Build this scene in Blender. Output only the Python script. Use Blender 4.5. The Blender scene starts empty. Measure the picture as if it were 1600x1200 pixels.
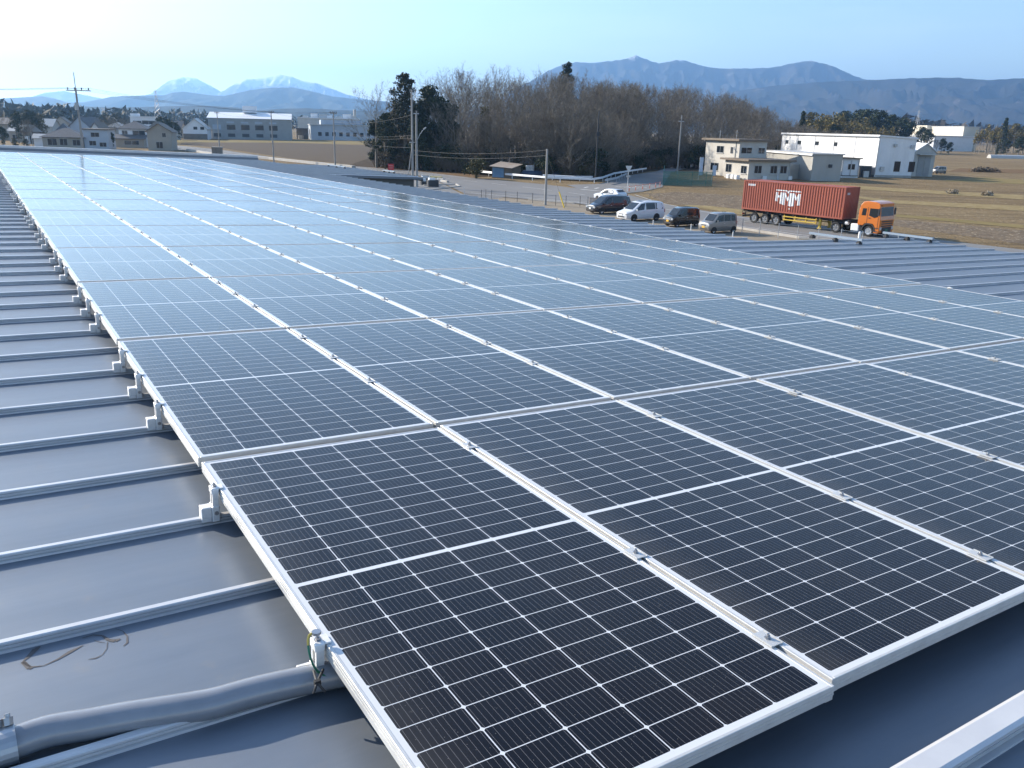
import bpy, math, random
from math import sin, cos, pi, radians, sqrt, atan2, hypot, floor
from mathutils import Matrix, Vector, noise
C = bpy.context.scene
COL = C.collection
# ------------------------------------------------------------------ camera
F_PX, CAM_H = 1288.38, 8.8                      # focal length in pixels of a 1600 px wide frame; eye height over the car park
PITCH, ROLL = math.atan(402 / F_PX), radians(1.43)
RX = Matrix.Rotation(pi / 2 - PITCH, 3, 'X'); RR = Matrix.Rotation(ROLL, 3, 'Z')
RG = RX @ RR
cam_d = bpy.data.cameras.new('camera'); cam = bpy.data.objects.new('camera', cam_d); COL.objects.link(cam)
cam.matrix_world = Matrix.Translation((0, 0, CAM_H)) @ RG.to_4x4()
cam_d.sensor_width = 36; cam_d.lens = F_PX / 1600 * 36
cam_d.clip_start = 0.05; cam_d.clip_end = 60000
C.camera = cam
# ------------------------------------------------------------------ sky, sun, exposure
SUN_AZ, SUN_EL = radians(62), radians(25)       # azimuth to the left of the view direction
w = bpy.data.worlds.new("World"); C.world = w; w.use_nodes = True
nt = w.node_tree; nt.nodes.clear()
sk = nt.nodes.new('ShaderNodeTexSky'); sk.sky_type = 'NISHITA'; sk.sun_disc = False
sk.sun_elevation = SUN_EL; sk.sun_rotation = -SUN_AZ
sk.air_density = 1.0; sk.dust_density = 0.65; sk.ozone_density = 1.9; sk.altitude = 100
bg = nt.nodes.new('ShaderNodeBackground'); bg.inputs['Strength'].default_value = 0.14
wo = nt.nodes.new('ShaderNodeOutputWorld')
wb = nt.nodes.new('ShaderNodeMix'); wb.data_type = 'RGBA'; wb.blend_type = 'MULTIPLY'; wb.inputs[0].default_value = 1.0
wb.inputs[7].default_value = (0.975, 0.995, 1.015, 1)   # the camera's cool white balance
tc = nt.nodes.new('ShaderNodeTexCoord'); mpw = nt.nodes.new('ShaderNodeMapping'); mpw.inputs['Scale'].default_value = (1.6, 1.6, 9.0); mpw.inputs['Rotation'].default_value = (0, radians(12), 0.4)
nw = nt.nodes.new('ShaderNodeTexNoise'); nw.inputs['Scale'].default_value = 1.7; nw.inputs['Detail'].default_value = 6; nw.inputs['Roughness'].default_value = 0.6
rw_ = nt.nodes.new('ShaderNodeMapRange'); rw_.inputs['From Min'].default_value = 0.5; rw_.inputs['From Max'].default_value = 0.8; rw_.inputs['To Max'].default_value = 0.20
cl = nt.nodes.new('ShaderNodeMix'); cl.data_type = 'RGBA'; cl.inputs[7].default_value = (6.5, 7.0, 7.4, 1)   # thin cirrus wisps
nt.links.new(tc.outputs['Generated'], mpw.inputs[0]); nt.links.new(mpw.outputs[0], nw.inputs['Vector']); nt.links.new(nw.outputs['Fac'], rw_.inputs['Value']); nt.links.new(rw_.outputs[0], cl.inputs[0])
nt.links.new(sk.outputs[0], cl.inputs[6]); nt.links.new(cl.outputs[2], wb.inputs[6]); nt.links.new(wb.outputs[2], bg.inputs[0]); nt.links.new(bg.outputs[0], wo.inputs[0])
sd = bpy.data.lights.new('sun', 'SUN'); sd.energy = 5.0; sd.angle = radians(0.5); sd.color = (1, 0.90, 0.76)
sun = bpy.data.objects.new('sun', sd); COL.objects.link(sun)
SDIR = Vector((-sin(SUN_AZ) * cos(SUN_EL), cos(SUN_AZ) * cos(SUN_EL), sin(SUN_EL)))
sun.rotation_euler = SDIR.to_track_quat('Z', 'Y').to_euler()
C.view_settings.view_transform = 'Standard'; C.view_settings.look = 'None'
C.view_settings.exposure = 0.8; C.view_settings.gamma = 1
cy = C.cycles
cy.use_denoising = True; cy.max_bounces = 4; cy.diffuse_bounces = 2; cy.glossy_bounces = 2; cy.transmission_bounces = 2
cy.volume_bounces = 1; cy.transparent_max_bounces = 4; cy.caustics_reflective = False; cy.caustics_refractive = False
C.render.engine = 'CYCLES'

# ------------------------------------------------------------------ survey helpers
def ray(u, v):
    return RG @ Vector(((u - 800) / F_PX, -(v - 600) / F_PX, -1))
def G(u, v, z=0.0):
    """surveyed ground point: where the sight line of a reading in the photograph meets the level z"""
    d = ray(u, v); t = (z - CAM_H) / d.z
    return Vector((d.x * t, d.y * t, z))
def pix(P):
    c = RG.transposed() @ (Vector(P) - Vector((0, 0, CAM_H)))
    return (800 + F_PX * c.x / -c.z, 600 - F_PX * c.y / -c.z)
def run_to(o, d, u, hi=400.0):
    """length along direction d from ground point o until the photograph's column u"""
    lo = 0.0; s = 1 if u > pix(o)[0] else -1
    for _ in range(40):
        m = (lo + hi) / 2
        if s * (u - pix(o + d * m)[0]) > 0: lo = m
        else: hi = m
    return lo
# ------------------------------------------------------------------ naming
def tag(o, label=None, cat=None, group=None, kind=None):
    for k, v in (('label', label), ('category', cat), ('group', group), ('kind', kind)):
        if v: o[k] = v
    return o
def empty(name, loc=(0, 0, 0), rz=0.0, label=None, cat=None, group=None):
    o = bpy.data.objects.new(name, None); o.empty_display_size = 0.2
    o.location = loc; o.rotation_euler = (0, 0, rz); COL.objects.link(o)
    return tag(o, label, cat, group)
def put(name, me, parent=None):
    o = bpy.data.objects.new(name, me); COL.objects.link(o)
    if parent is not None: o.parent = parent
    return o
ORD = ['zeroth', 'first', 'second', 'third', 'fourth', 'fifth', 'sixth', 'seventh', 'eighth', 'ninth', 'tenth', 'eleventh', 'twelfth', 'thirteenth',
       'fourteenth', 'fifteenth', 'sixteenth', 'seventeenth', 'eighteenth', 'nineteenth', 'twentieth']
TENS = {20: 'twenty', 30: 'thirty', 40: 'forty', 50: 'fifty'}
def ordn(n):
    if n <= 20: return ORD[n]
    t = n // 10 * 10
    if n % 10 == 0: return {30: 'thirtieth', 40: 'fortieth', 50: 'fiftieth'}[n]
    return TENS[t] + '-' + ORD[n % 10]
# ------------------------------------------------------------------ mesh builder
class MB:
    def __init__(s): s.v = []; s.f = []; s.m = []; s.X = None
    def add(s, pts, faces, mi=0):
        b = len(s.v)
        s.v += [tuple(s.X @ Vector(p)) if s.X is not None else tuple(p) for p in pts]
        for f in faces: s.f.append(tuple(b + i for i in f)); s.m.append(mi)
        return s
    def quad(s, a, b, c, d, mi=0): return s.add([a, b, c, d], [(0, 1, 2, 3)], mi)
    def box(s, x0, x1, y0, y1, z0, z1, mi=0):
        p = [(x0, y0, z0), (x1, y0, z0), (x1, y1, z0), (x0, y1, z0), (x0, y0, z1), (x1, y0, z1), (x1, y1, z1), (x0, y1, z1)]
        return s.add(p, [(3, 2, 1, 0), (4, 5, 6, 7), (0, 1, 5, 4), (1, 2, 6, 5), (2, 3, 7, 6), (3, 0, 4, 7)], mi)
    def cbox(s, x0, x1, y0, y1, z0, z1, c=0.05, mi=0):
        """box with chamfered upright and top edges"""
        def ring(z, k): return [(x0 + c * k, y0 + k * 0, z), (x1 - c * k, y0, z), (x1, y0 + c * k, z), (x1, y1 - c * k, z), (x1 - c * k, y1, z), (x0 + c * k, y1, z), (x0, y1 - c * k, z), (x0, y0 + c * k, z)]
        a = ring(z0, 1); b = ring(z1 - c, 1)
        t = [(min(max(x, x0 + c), x1 - c), min(max(y, y0 + c), y1 - c), z1) for x, y, z in b]
        f = [tuple(range(7, -1, -1))]
        for k in (0, 8): f += [(k + i, k + (i + 1) % 8, k + 8 + (i + 1) % 8, k + 8 + i) for i in range(8)]
        f.append(tuple(range(16, 24)))
        return s.add(a + b + t, f, mi)
    def prism(s, poly, z0, z1, mi=0, cap=True):
        n = len(poly); p = [(x, y, z0) for x, y in poly] + [(x, y, z1) for x, y in poly]
        f = [(i, (i + 1) % n, n + (i + 1) % n, n + i) for i in range(n)]
        if cap: f += [tuple(range(n - 1, -1, -1)), tuple(range(n, 2 * n))]
        return s.add(p, f, mi)
    def ext_y(s, poly, y0, y1, mi=0):
        """outline in (x, z) extruded along y"""
        n = len(poly); p = [(x, y0, z) for x, z in poly] + [(x, y1, z) for x, z in poly]
        f = [((i + 1) % n, i, n + i, n + (i + 1) % n) for i in range(n)] + [tuple(range(n)), tuple(range(2 * n - 1, n - 1, -1))]
        return s.add(p, f, mi)
    def tube(s, pts, rad, n=6, mi=0, cap=True):
        pts = [Vector(p) for p in pts]
        if not hasattr(rad, '__len__'): rad = [rad] * len(pts)
        P = []; a = None
        for i, p in enumerate(pts):
            d = (pts[min(i + 1, len(pts) - 1)] - pts[max(i - 1, 0)])
            d = d.normalized() if d.length > 1e-9 else Vector((0, 0, 1))
            if a is None: a = d.orthogonal().normalized()
            else:
                a = a - d * a.dot(d); a = a.normalized() if a.length > 1e-6 else d.orthogonal().normalized()
            b = d.cross(a)
            P += [p + (a * cos(2 * pi * k / n) + b * sin(2 * pi * k / n)) * rad[i] for k in range(n)]
        f = []
        for i in range(len(pts) - 1):
            f += [(i * n + k, i * n + (k + 1) % n, (i + 1) * n + (k + 1) % n, (i + 1) * n + k) for k in range(n)]
        if cap: f += [tuple(range(n - 1, -1, -1)), tuple(range((len(pts) - 1) * n, len(pts) * n))]
        return s.add(P, f, mi)
    def disc_y(s, cx, cz, prof, n=20, mi=0, cap=True):
        """lathe about an axle along y: prof = [(y, r), ...]"""
        P = []
        for y, r in prof: P += [(cx + r * cos(2 * pi * k / n), y, cz + r * sin(2 * pi * k / n)) for k in range(n)]
        f = []
        for i in range(len(prof) - 1):
            f += [(i * n + (k + 1) % n, i * n + k, (i + 1) * n + k, (i + 1) * n + (k + 1) % n) for k in range(n)]
        if cap: f += [tuple(range(n)), tuple(range(len(prof) * n - 1, (len(prof) - 1) * n - 1, -1))]
        return s.add(P, f, mi)
    def mesh(s, name, mats, smooth=False):
        me = bpy.data.meshes.new(name); me.from_pydata(s.v, [], s.f)
        for m in (mats if isinstance(mats, (list, tuple)) else [mats]): me.materials.append(m)
        me.polygons.foreach_set('material_index', s.m)
        if smooth: me.polygons.foreach_set('use_smooth', [True] * len(s.f))
        me.update()
        return me
    def build(s, name, mats, parent=None, smooth=False):
        return put(name, s.mesh(name, mats, smooth), parent)
# ------------------------------------------------------------------ materials
class NT:
    def __init__(s, name):
        s.mat = bpy.data.materials.new(name); s.mat.use_nodes = True
        s.t = s.mat.node_tree; s.b = s.t.nodes['Principled BSDF']; s.out = s.t.nodes['Material Output']
    def n(s, typ, **kw):
        x = s.t.nodes.new(typ)
        for k, v in kw.items(): setattr(x, k, v)
        return x
    def link(s, a, b): s.t.links.new(a, b)
    def val(s, sock, v):
        if hasattr(v, 'is_output') or isinstance(v, bpy.types.NodeSocket): s.link(v, sock)
        else: sock.default_value = v
    def m(s, op, a, b=0.0, c=0.0):
        x = s.n('ShaderNodeMath', operation=op); s.val(x.inputs[0], a)
        if len(x.inputs) > 1: s.val(x.inputs[1], b)
        if len(x.inputs) > 2: s.val(x.inputs[2], c)
        return x.outputs[0]
    def coord(s, which='Object'):
        return s.n('ShaderNodeTexCoord').outputs[which]
    def noise(s, scale, detail=4, rough=0.55, vec=None, stretch=None):
        x = s.n('ShaderNodeTexNoise'); x.inputs['Scale'].default_value = scale; x.inputs['Detail'].default_value = detail; x.inputs['Roughness'].default_value = rough
        v = vec if vec is not None else s.coord()
        if stretch:
            mp = s.n('ShaderNodeMapping'); mp.inputs['Scale'].default_value = stretch[:3]
            if len(stretch) > 3: mp.inputs['Rotation'].default_value = (0, 0, stretch[3])
            s.link(v, mp.inputs['Vector']); v = mp.outputs[0]
        s.link(v, x.inputs['Vector'])
        return x.outputs['Fac']
    def ramp(s, fac, stops):
        r = s.n('ShaderNodeValToRGB'); e = r.color_ramp.elements
        while len(e) < len(stops): e.new(0.5)
        for el, (p, c) in zip(e, stops): el.position = p; el.color = (*c, 1) if len(c) == 3 else c
        s.link(fac, r.inputs[0]); return r.outputs[0]
    def mix(s, fac, a, b):
        x = s.n('ShaderNodeMix', data_type='RGBA'); s.val(x.inputs[0], fac)
        for sock, v in ((x.inputs[6], a), (x.inputs[7], b)):
            if isinstance(v, tuple): sock.default_value = (*v, 1) if len(v) == 3 else v
            else: s.link(v, sock)
        return x.outputs[2]
    def bump(s, fac, strength=0.3, dist=0.02):
        x = s.n('ShaderNodeBump'); x.inputs['Strength'].default_value = strength; x.inputs['Distance'].default_value = dist
        s.link(fac, x.inputs['Height']); s.link(x.outputs[0], s.b.inputs['Normal'])
    def base(s, col): s.val(s.b.inputs['Base Color'], (*col, 1) if isinstance(col, tuple) and len(col) == 3 else col); return s
    def set(s, rough=None, metal=None, ior=None, spec=None, coat=None):
        for k, v in (('Roughness', rough), ('Metallic', metal), ('IOR', ior), ('Specular IOR Level', spec), ('Coat Weight', coat)):
            if v is not None: s.val(s.b.inputs[k], v)
        return s
def mat(name, c, rough=0.6, metal=0.0, c2=None, scale=3.0, lo=0.35, hi=0.7, bump=0.0, bdist=0.02, bscale=None, coat=None, stretch=None, spec=None):
    t = NT(name); t.set(rough, metal, coat=coat, spec=spec)
    if c2 is None: t.base(c)
    else: t.base(t.ramp(t.noise(scale, 5, 0.6, stretch=stretch), [(lo, c), (hi, c2)]))
    if bump: t.bump(t.noise(bscale or scale * 3, 4, 0.6), bump, bdist)
    return t.mat
M = {}
M['alu'] = mat('aluminium', (0.62, 0.62, 0.60), 0.42, 0.25, c2=(0.52, 0.52, 0.51), scale=14)
M['clamp'] = mat('clamp_alu', (0.84, 0.83, 0.81), 0.45, 0.1, c2=(0.74, 0.73, 0.72), scale=60)
M['steel'] = mat('bolt_steel', (0.42, 0.42, 0.43), 0.35, 0.85)
M['white'] = mat('white_paint', (0.78, 0.78, 0.77), 0.5)
M['black'] = mat('black_rubber', (0.018, 0.018, 0.019), 0.75)
M['dark'] = mat('dark_metal', (0.035, 0.036, 0.04), 0.55)
M['glass'] = mat('dark_glass', (0.015, 0.02, 0.026), 0.06, 0.0, spec=0.6)
M['chrome'] = mat('wheel_metal', (0.55, 0.55, 0.56), 0.35, 0.7)
M['concrete'] = mat('concrete', (0.42, 0.40, 0.36), 0.85, c2=(0.32, 0.30, 0.27), scale=1.2)
M['pole'] = mat('pole_concrete', (0.36, 0.35, 0.33), 0.8, c2=(0.28, 0.27, 0.26), scale=0.9)
M['cable'] = mat('cable_black', (0.03, 0.03, 0.032), 0.6)
M['rail'] = mat('rail_white', (0.74, 0.76, 0.78), 0.45, 0.1)
M['rim_grey'] = mat('rim_grey', (0.20, 0.20, 0.205), 0.5, 0.4)
M['galv'] = mat('galvanised', (0.46, 0.48, 0.50), 0.42, 0.6, c2=(0.38, 0.40, 0.42), scale=8)

# ------------------------------------------------------------------ the warehouse roof and its solar array: surveyed frame
A = Matrix(((0.84082359, -0.54053668, 0.02891006), (0.54003202, 0.84130914, 0.02375598), (-0.03716328, -0.00436223, 0.99929969)))
OG = Vector((-0.04430904, 1.15646711, 7.52565184))
RM = Matrix.Translation(OG) @ A.to_4x4()
PW, PL = 1.06, 2.19226                          # column pitch, row pitch
NC, NR = 8, 18
RIB = PL / 4; RIB0 = 0.25                       # seam pitch and phase
ZP = -0.135                                     # pan level below the glass
EAVES = [(-9.0, 9.3, 15.6), (9.3, 31.0, 11.25), (31.0, 41.0, 15.3), (41.0, 46.0, 12.6)]
RIDGE = -6.5
def rw(x, y, z=0.0): return RM @ Vector((x, y, z))

t = NT('roof_steel')
co = t.coord()
nz = t.noise(0.9, 6, 0.7, co, (0.30, 3.2, 1)); nf = t.noise(7, 5, 0.7, co)
t.base(t.mix(t.m('MULTIPLY', t.ramp(nf, [(0.62, (0, 0, 0)), (0.8, (1, 1, 1))]), 0.35), t.ramp(nz, [(0.3, (0.152, 0.182, 0.222)), (0.7, (0.205, 0.232, 0.268))]), (0.26, 0.245, 0.22)))
t.set(t.m('ADD', t.m('MULTIPLY', nf, 0.18), 0.36), 0.34)
t.bump(t.noise(1.6, 3, 0.5, co, (0.5, 1.7, 1)), 0.22, 0.02)
M['roof'] = t.mat
M['rib'] = mat('seam_steel_sunlit', (0.64, 0.64, 0.64), 0.38, 0.1, c2=(0.55, 0.55, 0.56), scale=5)  # ribs are pan steel; their sunlit brightness is put into this paler colour
M['scuff'] = mat('scuff_dirt', (0.095, 0.088, 0.085), 0.8, c2=(0.12, 0.115, 0.115), scale=40)
M['cladding'] = mat('wall_cladding', (0.13, 0.13, 0.125), 0.7, c2=(0.10, 0.10, 0.098), scale=0.7)
bld = empty('warehouse', OG, 0, 'own warehouse with blue ribbed steel roof under the solar array', 'warehouse')
bld.matrix_world = RM
mb = MB()
def slab(x0, x1, y0, y1, z0, z1, mi=0): mb.box(x0, x1, y0, y1, z0, z1, mi)
for y0, y1, xe in EAVES: slab(RIDGE, xe, y0, y1, ZP - 0.10, ZP)
# far slope behind the ridge
th = radians(4.2)
pts = []
for y in (-9.0, 46.0):
    for dx, dz in ((0, 0), (0, -0.1), (-15 * cos(th), -15 * sin(th) - 0.1), (-15 * cos(th), -15 * sin(th))):
        pts.append((RIDGE + dx, y, ZP + dz))
mb.add(pts, [(0, 1, 2, 3), (7, 6, 5, 4), (0, 3, 7, 4), (3, 2, 6, 7)])
k0 = int((-9 - RIB0) / RIB) + 1
ribs = []
k = k0
while RIB0 + k * RIB < 45.6: ribs.append(RIB0 + k * RIB); k += 1
def rib_profile(y, x0, x1, h=0.030, hw=0.013):
    pr = [(y - hw - .004, ZP), (y - hw - .003, ZP + .006), (y - hw * .62, ZP + .008), (y - hw * .62, ZP + h * .36), (y - hw * .95, ZP + h * .40), (y - hw * .95, ZP + h * .60), (y - hw * .70, ZP + h * .64), (y - hw, ZP + h * .72), (y - hw, ZP + h * .90), (y - hw * .7, ZP + h), (y + hw * .7, ZP + h), (y + hw, ZP + h * .9), (y + hw, ZP + h * .5), (y + hw * .6, ZP + h * .45), (y + hw * .6, ZP)]
    n = len(pr)
    p = [(x0, a, b) for a, b in pr] + [(x1, a, b) for a, b in pr]
    mb.add(p, [(i, i + 1, n + i + 1, n + i) for i in range(n - 1)] + [tuple(range(n - 1, -1, -1)), tuple(range(n, 2 * n))], 1)
for y in ribs:
    xe = [e for a, b, e in EAVES if a <= y < b][0]
    if -0.4 < y < -0.2: rib_profile(y + .095, RIDGE, xe + .01, 0.060, 0.036)
    else: rib_profile(y, RIDGE, xe + .01)
# gable flashing along the far end
mb.box(RIDGE, 12.6, 45.7, 46.06, ZP + .002, ZP + 0.24, 1)
mb.box(RIDGE, 12.62, 45.62, 45.7, ZP + .002, ZP + 0.13, 0)
mb.box(RIDGE - .12, RIDGE + .12, -9, 45.6, ZP + .002, ZP + .07, 1)
# scuffs on the near pan
def scuff(uvs, wpx):
    P = []
    for (u, v), wd in zip(uvs, wpx):
        d = RM.inverted().to_3x3() @ ray(u, v); o = RM.inverted() @ Vector((0, 0, CAM_H)); tt = (ZP + .0012 - o.z) / d.z
        P.append((o + d * tt, wd))
    for i in range(len(P) - 1):
        a, wa = P[i]; b, wb = P[i + 1]; n = Vector((-(b - a).y, (b - a).x, 0)).normalized()
        mb.quad(a - n * wa, a + n * wa, b + n * wb, b - n * wb, 2)
scuff([(35, 1034), (44, 1026), (56, 1014), (63, 1010)], [.001, .005, .008, .003])
scuff([(35, 1034), (48, 1042), (68, 1040), (90, 1030), (110, 1018), (130, 1008)], [.004, .003, .0012, .003, .006, .001])
scuff([(36, 1034), (46, 1044), (52, 1043)], [.006, .006, .001])
scuff([(128, 997), (145, 992), (160, 993), (170, 1000), (180, 1001), (188, 998)], [.001, .002, .003, .005, .007, .003])
scuff([(180, 982), (192, 986), (199, 994), (199, 1004), (193, 1009)], [.0006, .001, .002, .003, .001])
scuff([(168, 1003), (167, 1013), (160, 1023), (150, 1028), (138, 1030)], [.001, .001, .001, .002, .001])
scuff([(146, 1000), (156, 1003), (164, 1004)], [.0006, .001, .0006])
roof = mb.build('roof', [M['roof'], M['rib'], M['scuff']], bld)
# walls below
mb = MB()
RI = RM.inverted()
def wall_prism(x0, x1, y0, y1):
    top = [rw(x, y, ZP - .104) for x, y in ((x0, y0), (x1, y0), (x1, y1), (x0, y1))]
    p = [RI @ Vector((q.x, q.y, 0)) for q in top] + [RI @ q for q in top]
    mb.add(p, [(0, 1, 5, 4), (1, 2, 6, 5), (2, 3, 7, 6), (3, 0, 4, 7)])
for y0, y1, xe in EAVES: wall_prism(RIDGE - 14, xe - .35, y0 + .15, y1 - .15)
wl = mb.build('wall', M['cladding'], bld)
# white gutter along the eaves
mb = MB()
for y0, y1, xe in EAVES: mb.box(xe + .015, xe + .14, y0, y1, ZP - .16, ZP - .04)
mb.build('gutter', M['rail'], bld)
# snow guard rails
def snow_guard(x, y0, y1, label):
    e = empty('snow_guard', (0, 0, 0), 0, label, 'snow guard', 'snow guard rails on the roof edge'); e.matrix_world = RM @ Matrix.Translation((x, y0, ZP))
    L = y1 - y0
    b = MB(); b.box(-.03, .03, -.05, L + .05, .075, .115); b.build('rail', M['snow'], e)
    for q in (0.02, L / 2, L - .02):
        b = MB(); b.box(-.05, .05, q - .035, q + .035, 0.0, .05); b.box(-.03, .03, q - .02, q + .02, .05, .075); b.build('foot', M['dark'], e)
M['snow'] = mat('guard_blue', (0.30, 0.36, 0.42), 0.4, 0.3)
yk = lambda q: min(ribs, key=lambda a: abs(a - q))
snow_guard(13.05, yk(8.5), yk(9.6) - .02, 'pale blue snow guard bar on three feet, set back from the roof edge')
snow_guard(15.3, yk(8.6), yk(9.0) + .45, 'pale blue snow guard bar on three feet along the very edge of the roof')
snow_guard(15.2, yk(33.5), yk(35.0), 'short white snow guard bar on the far roof wing beside the utility poles')
snow_guard(14.4, yk(37.5), yk(39.5), 'short white snow guard bar lying farther in on the far roof wing')

# ------------------------------------------------------------------ solar panels
GX, GY = 0.015, 0.056                           # gaps between columns and rows
W_, L_ = PW - GX, PL - GY
t = NT('solar_cells')
sx = t.n('ShaderNodeSeparateXYZ'); t.link(t.coord(), sx.inputs[0]); X, Y = sx.outputs[0], sx.outputs[1]
mx = 0.024; cw = (W_ - 2 * mx) / 6; my = 0.026; mid = 0.016; ch = (L_ / 2 - my - mid / 2) / 12
xr = t.m('DIVIDE', t.m('SUBTRACT', X, mx), cw)
yy = t.m('MINIMUM', Y, t.m('SUBTRACT', L_, Y))            # both halves mirror about the middle bar
yr = t.m('DIVIDE', t.m('SUBTRACT', yy, my), ch)
def dist_edge(r, size):
    fr = t.m('FRACT', r); return t.m('MULTIPLY', t.m('MINIMUM', fr, t.m('SUBTRACT', 1.0, fr)), size)
dx, dy = dist_edge(xr, cw), dist_edge(yr, ch)
inside = t.m('MULTIPLY', t.m('GREATER_THAN', dx, 0.0015), t.m('GREATER_THAN', dy, 0.0013))
inside = t.m('MULTIPLY', inside, t.m('GREATER_THAN', t.m('ADD', dx, dy), 0.0078))
for a, lo, hi in ((xr, 0.0, 6.0), (yr, 0.0, 12.0)):
    inside = t.m('MULTIPLY', inside, t.m('MULTIPLY', t.m('GREATER_THAN', a, lo), t.m('LESS_THAN', a, hi)))
bus = t.m('LESS_THAN', t.m('ABSOLUTE', t.m('SUBTRACT', t.m('FRACT', t.m('MULTIPLY', xr, 10.0)), 0.5)), 0.022)
oi = t.n('ShaderNodeObjectInfo')
rnd = oi.outputs['Random']
cell = t.mix(rnd, (0.0028, 0.0030, 0.0048), (0.0045, 0.0044, 0.0070))
tint = t.noise(2.2, 2, 0.5)
cell = t.mix(t.ramp(tint, [(0.35, (0, 0, 0)), (0.7, (1, 1, 1))]), cell, (0.0070, 0.0045, 0.0042))
cell = t.mix(bus, cell, (0.19, 0.18, 0.175))
col = t.mix(inside, (0.66, 0.67, 0.68), cell)
# dust: thin film gathered in soft patches plus a few dried drops
off = t.n('ShaderNodeVectorMath', operation='ADD'); t.link(t.coord(), off.inputs[0])
cmb = t.n('ShaderNodeCombineXYZ'); t.link(t.m('MULTIPLY', rnd, 91.0), cmb.inputs[0]); t.link(t.m('MULTIPLY', rnd, 37.0), cmb.inputs[1]); t.link(cmb.outputs[0], off.inputs[1])
ov = off.outputs[0]
film = t.m('MULTIPLY', t.ramp(t.noise(3.0, 5, 0.6, ov), [(0.4, (0, 0, 0)), (0.75, (1, 1, 1))]), 0.010)
edge_d = t.m('MULTIPLY', t.m('SUBTRACT', 1.0, t.m('MINIMUM', 1.0, t.m('DIVIDE', X, 0.16))), t.m('MULTIPLY', t.noise(5, 4, 0.65, ov), 0.12))
spots = t.m('MULTIPLY', t.ramp(t.noise(26, 3, 0.6, ov), [(0.70, (0, 0, 0)), (0.78, (1, 1, 1))]), 0.10)
vor = t.n('ShaderNodeTexVoronoi'); vor.inputs['Scale'].default_value = 70; t.link(ov, vor.inputs['Vector'])
specks = t.m('MULTIPLY', t.m('LESS_THAN', vor.outputs['Distance'], 0.075), 0.32)
dust = t.m('ADD', t.m('ADD', film, edge_d), t.m('ADD', spots, specks))
col = t.mix(dust, col, (0.42, 0.38, 0.32))
t.base(col)
t.set(t.m('ADD', 0.085, t.m('MULTIPLY', t.noise(1.4, 3, 0.6, ov), 0.08)), 0.0, ior=1.36)
t.bump(t.noise(1.1, 1, 0.4, ov), 0.012, 0.05)
t.b.inputs['Sheen Weight'].default_value = 0.015; t.b.inputs['Sheen Roughness'].default_value = 0.35   # dust film
M['cells'] = t.mat
fr = MB(); FL, FH = 0.0095, 0.038
def frame_bar(x0, x1, y0, y1):
    # side with two drawn grooves, top lip
    fr.cbox(x0, x1, y0, y1, -FH, 0.0, 0.0012)
frame_bar(0, FL, 0, L_); frame_bar(W_ - FL, W_, 0, L_); frame_bar(FL, W_ - FL, 0, FL); frame_bar(FL, W_ - FL, L_ - FL, L_)
for z in (-.013, -.024):                       # grooves modelled as slim proud beads on the outer faces
    fr.box(-.0012, 0, 0, L_, z - .0018, z + .0018); fr.box(W_, W_ + .0012, 0, L_, z - .0018, z + .0018)
    fr.box(0, W_, -.0012, 0, z - .0018, z + .0018); fr.box(0, W_, L_, L_ + .0012, z - .0018, z + .0018)
fr.box(.0, .028, 0.0, L_, -FH - .002, -FH); fr.box(W_ - .028, W_, 0, L_, -FH - .002, -FH)
me_frame = fr.mesh('frame', M['alu'])
gl = MB(); gl.box(FL, W_ - FL, FL, L_ - FL, -.007, -.0015)
me_glass = gl.mesh('cell_face', M['cells'])
rnd_ = random.Random(5)
def panel_name(c, r):
    if r == 0: return f'solar panel at the near end of the {ORD[c+1]} column from the left'
    return f'solar panel in the {ORD[c+1]} column from the left, {ORD[r+1]} from the near end'
for r in range(NR):
    for c in range(NC):
        e = empty('solar_panel', (0, 0, 0), 0, panel_name(c, r), 'solar panel', 'solar panels of the roof array')
        e.matrix_world = RM @ Matrix.Translation((c * PW + GX / 2, r * PL + GY / 2 + (0.004 * (c % 2) if r else (0.018 if c > 0 else 0)), rnd_.uniform(-.001, .001))) @ \
            Matrix.Rotation(radians(rnd_.uniform(-.07, .07)), 4, 'X') @ Matrix.Rotation(radians(rnd_.uniform(-.07, .07)), 4, 'Y')
        put('frame', me_frame, e); put('cell_face', me_glass, e)
# ------------------------------------------------------------------ clamps on the seams
arr_ribs = [y for y in ribs if 0 < y < NR * PL]
def has_clamp(i): return (i % 4 != 2) if i < 4 else (i % 4 != 0)
clamp_y = [y for i, y in enumerate(arr_ribs) if has_clamp(i)]
b = MB()                                        # lower block gripping the rib, with a slot and a side screw
b.cbox(-.068, -.031, -.022, .022, -.102, -.064, .003); b.cbox(-.031, -.004, -.027, .027, -.120, -.062, .003)
b.cbox(-.068, -.033, -.022, -.012, -.118, -.102, .002); b.cbox(-.068, -.033, .012, .022, -.118, -.102, .002)
b.box(-.027, -.006, -.019, -.010, -.062, -.010); b.box(-.027, -.006, .010, .019, -.062, -.010)
me_block = b.mesh('seam_block', M['clamp'])
b = MB(); b.cbox(-.030, -.003, -.022, .022, -.014, .007, .003); b.box(-.003, .013, -.020, .020, .0015, .006)
me_clip = b.mesh('clip', M['clamp'])
def bolt_mesh(z0, x=0.0):
    b = MB(); b.tube([(x, 0, z0), (x, 0, z0 + .002)], .0095, 12); b.tube([(x, 0, z0 + .002), (x, 0, z0 + .008)], .0070, 6); b.tube([(x, 0, z0 + .008), (x, 0, z0 + .014)], .0038, 8)
    return b.mesh('bolt', M['steel'])
me_ebolt = bolt_mesh(.007, -.016)
b = MB(); b.tube([(-.017, -.0285, -.088), (-.017, -.026, -.088)], .008, 10); me_screw = b.mesh('screw', M['steel'])
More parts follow.
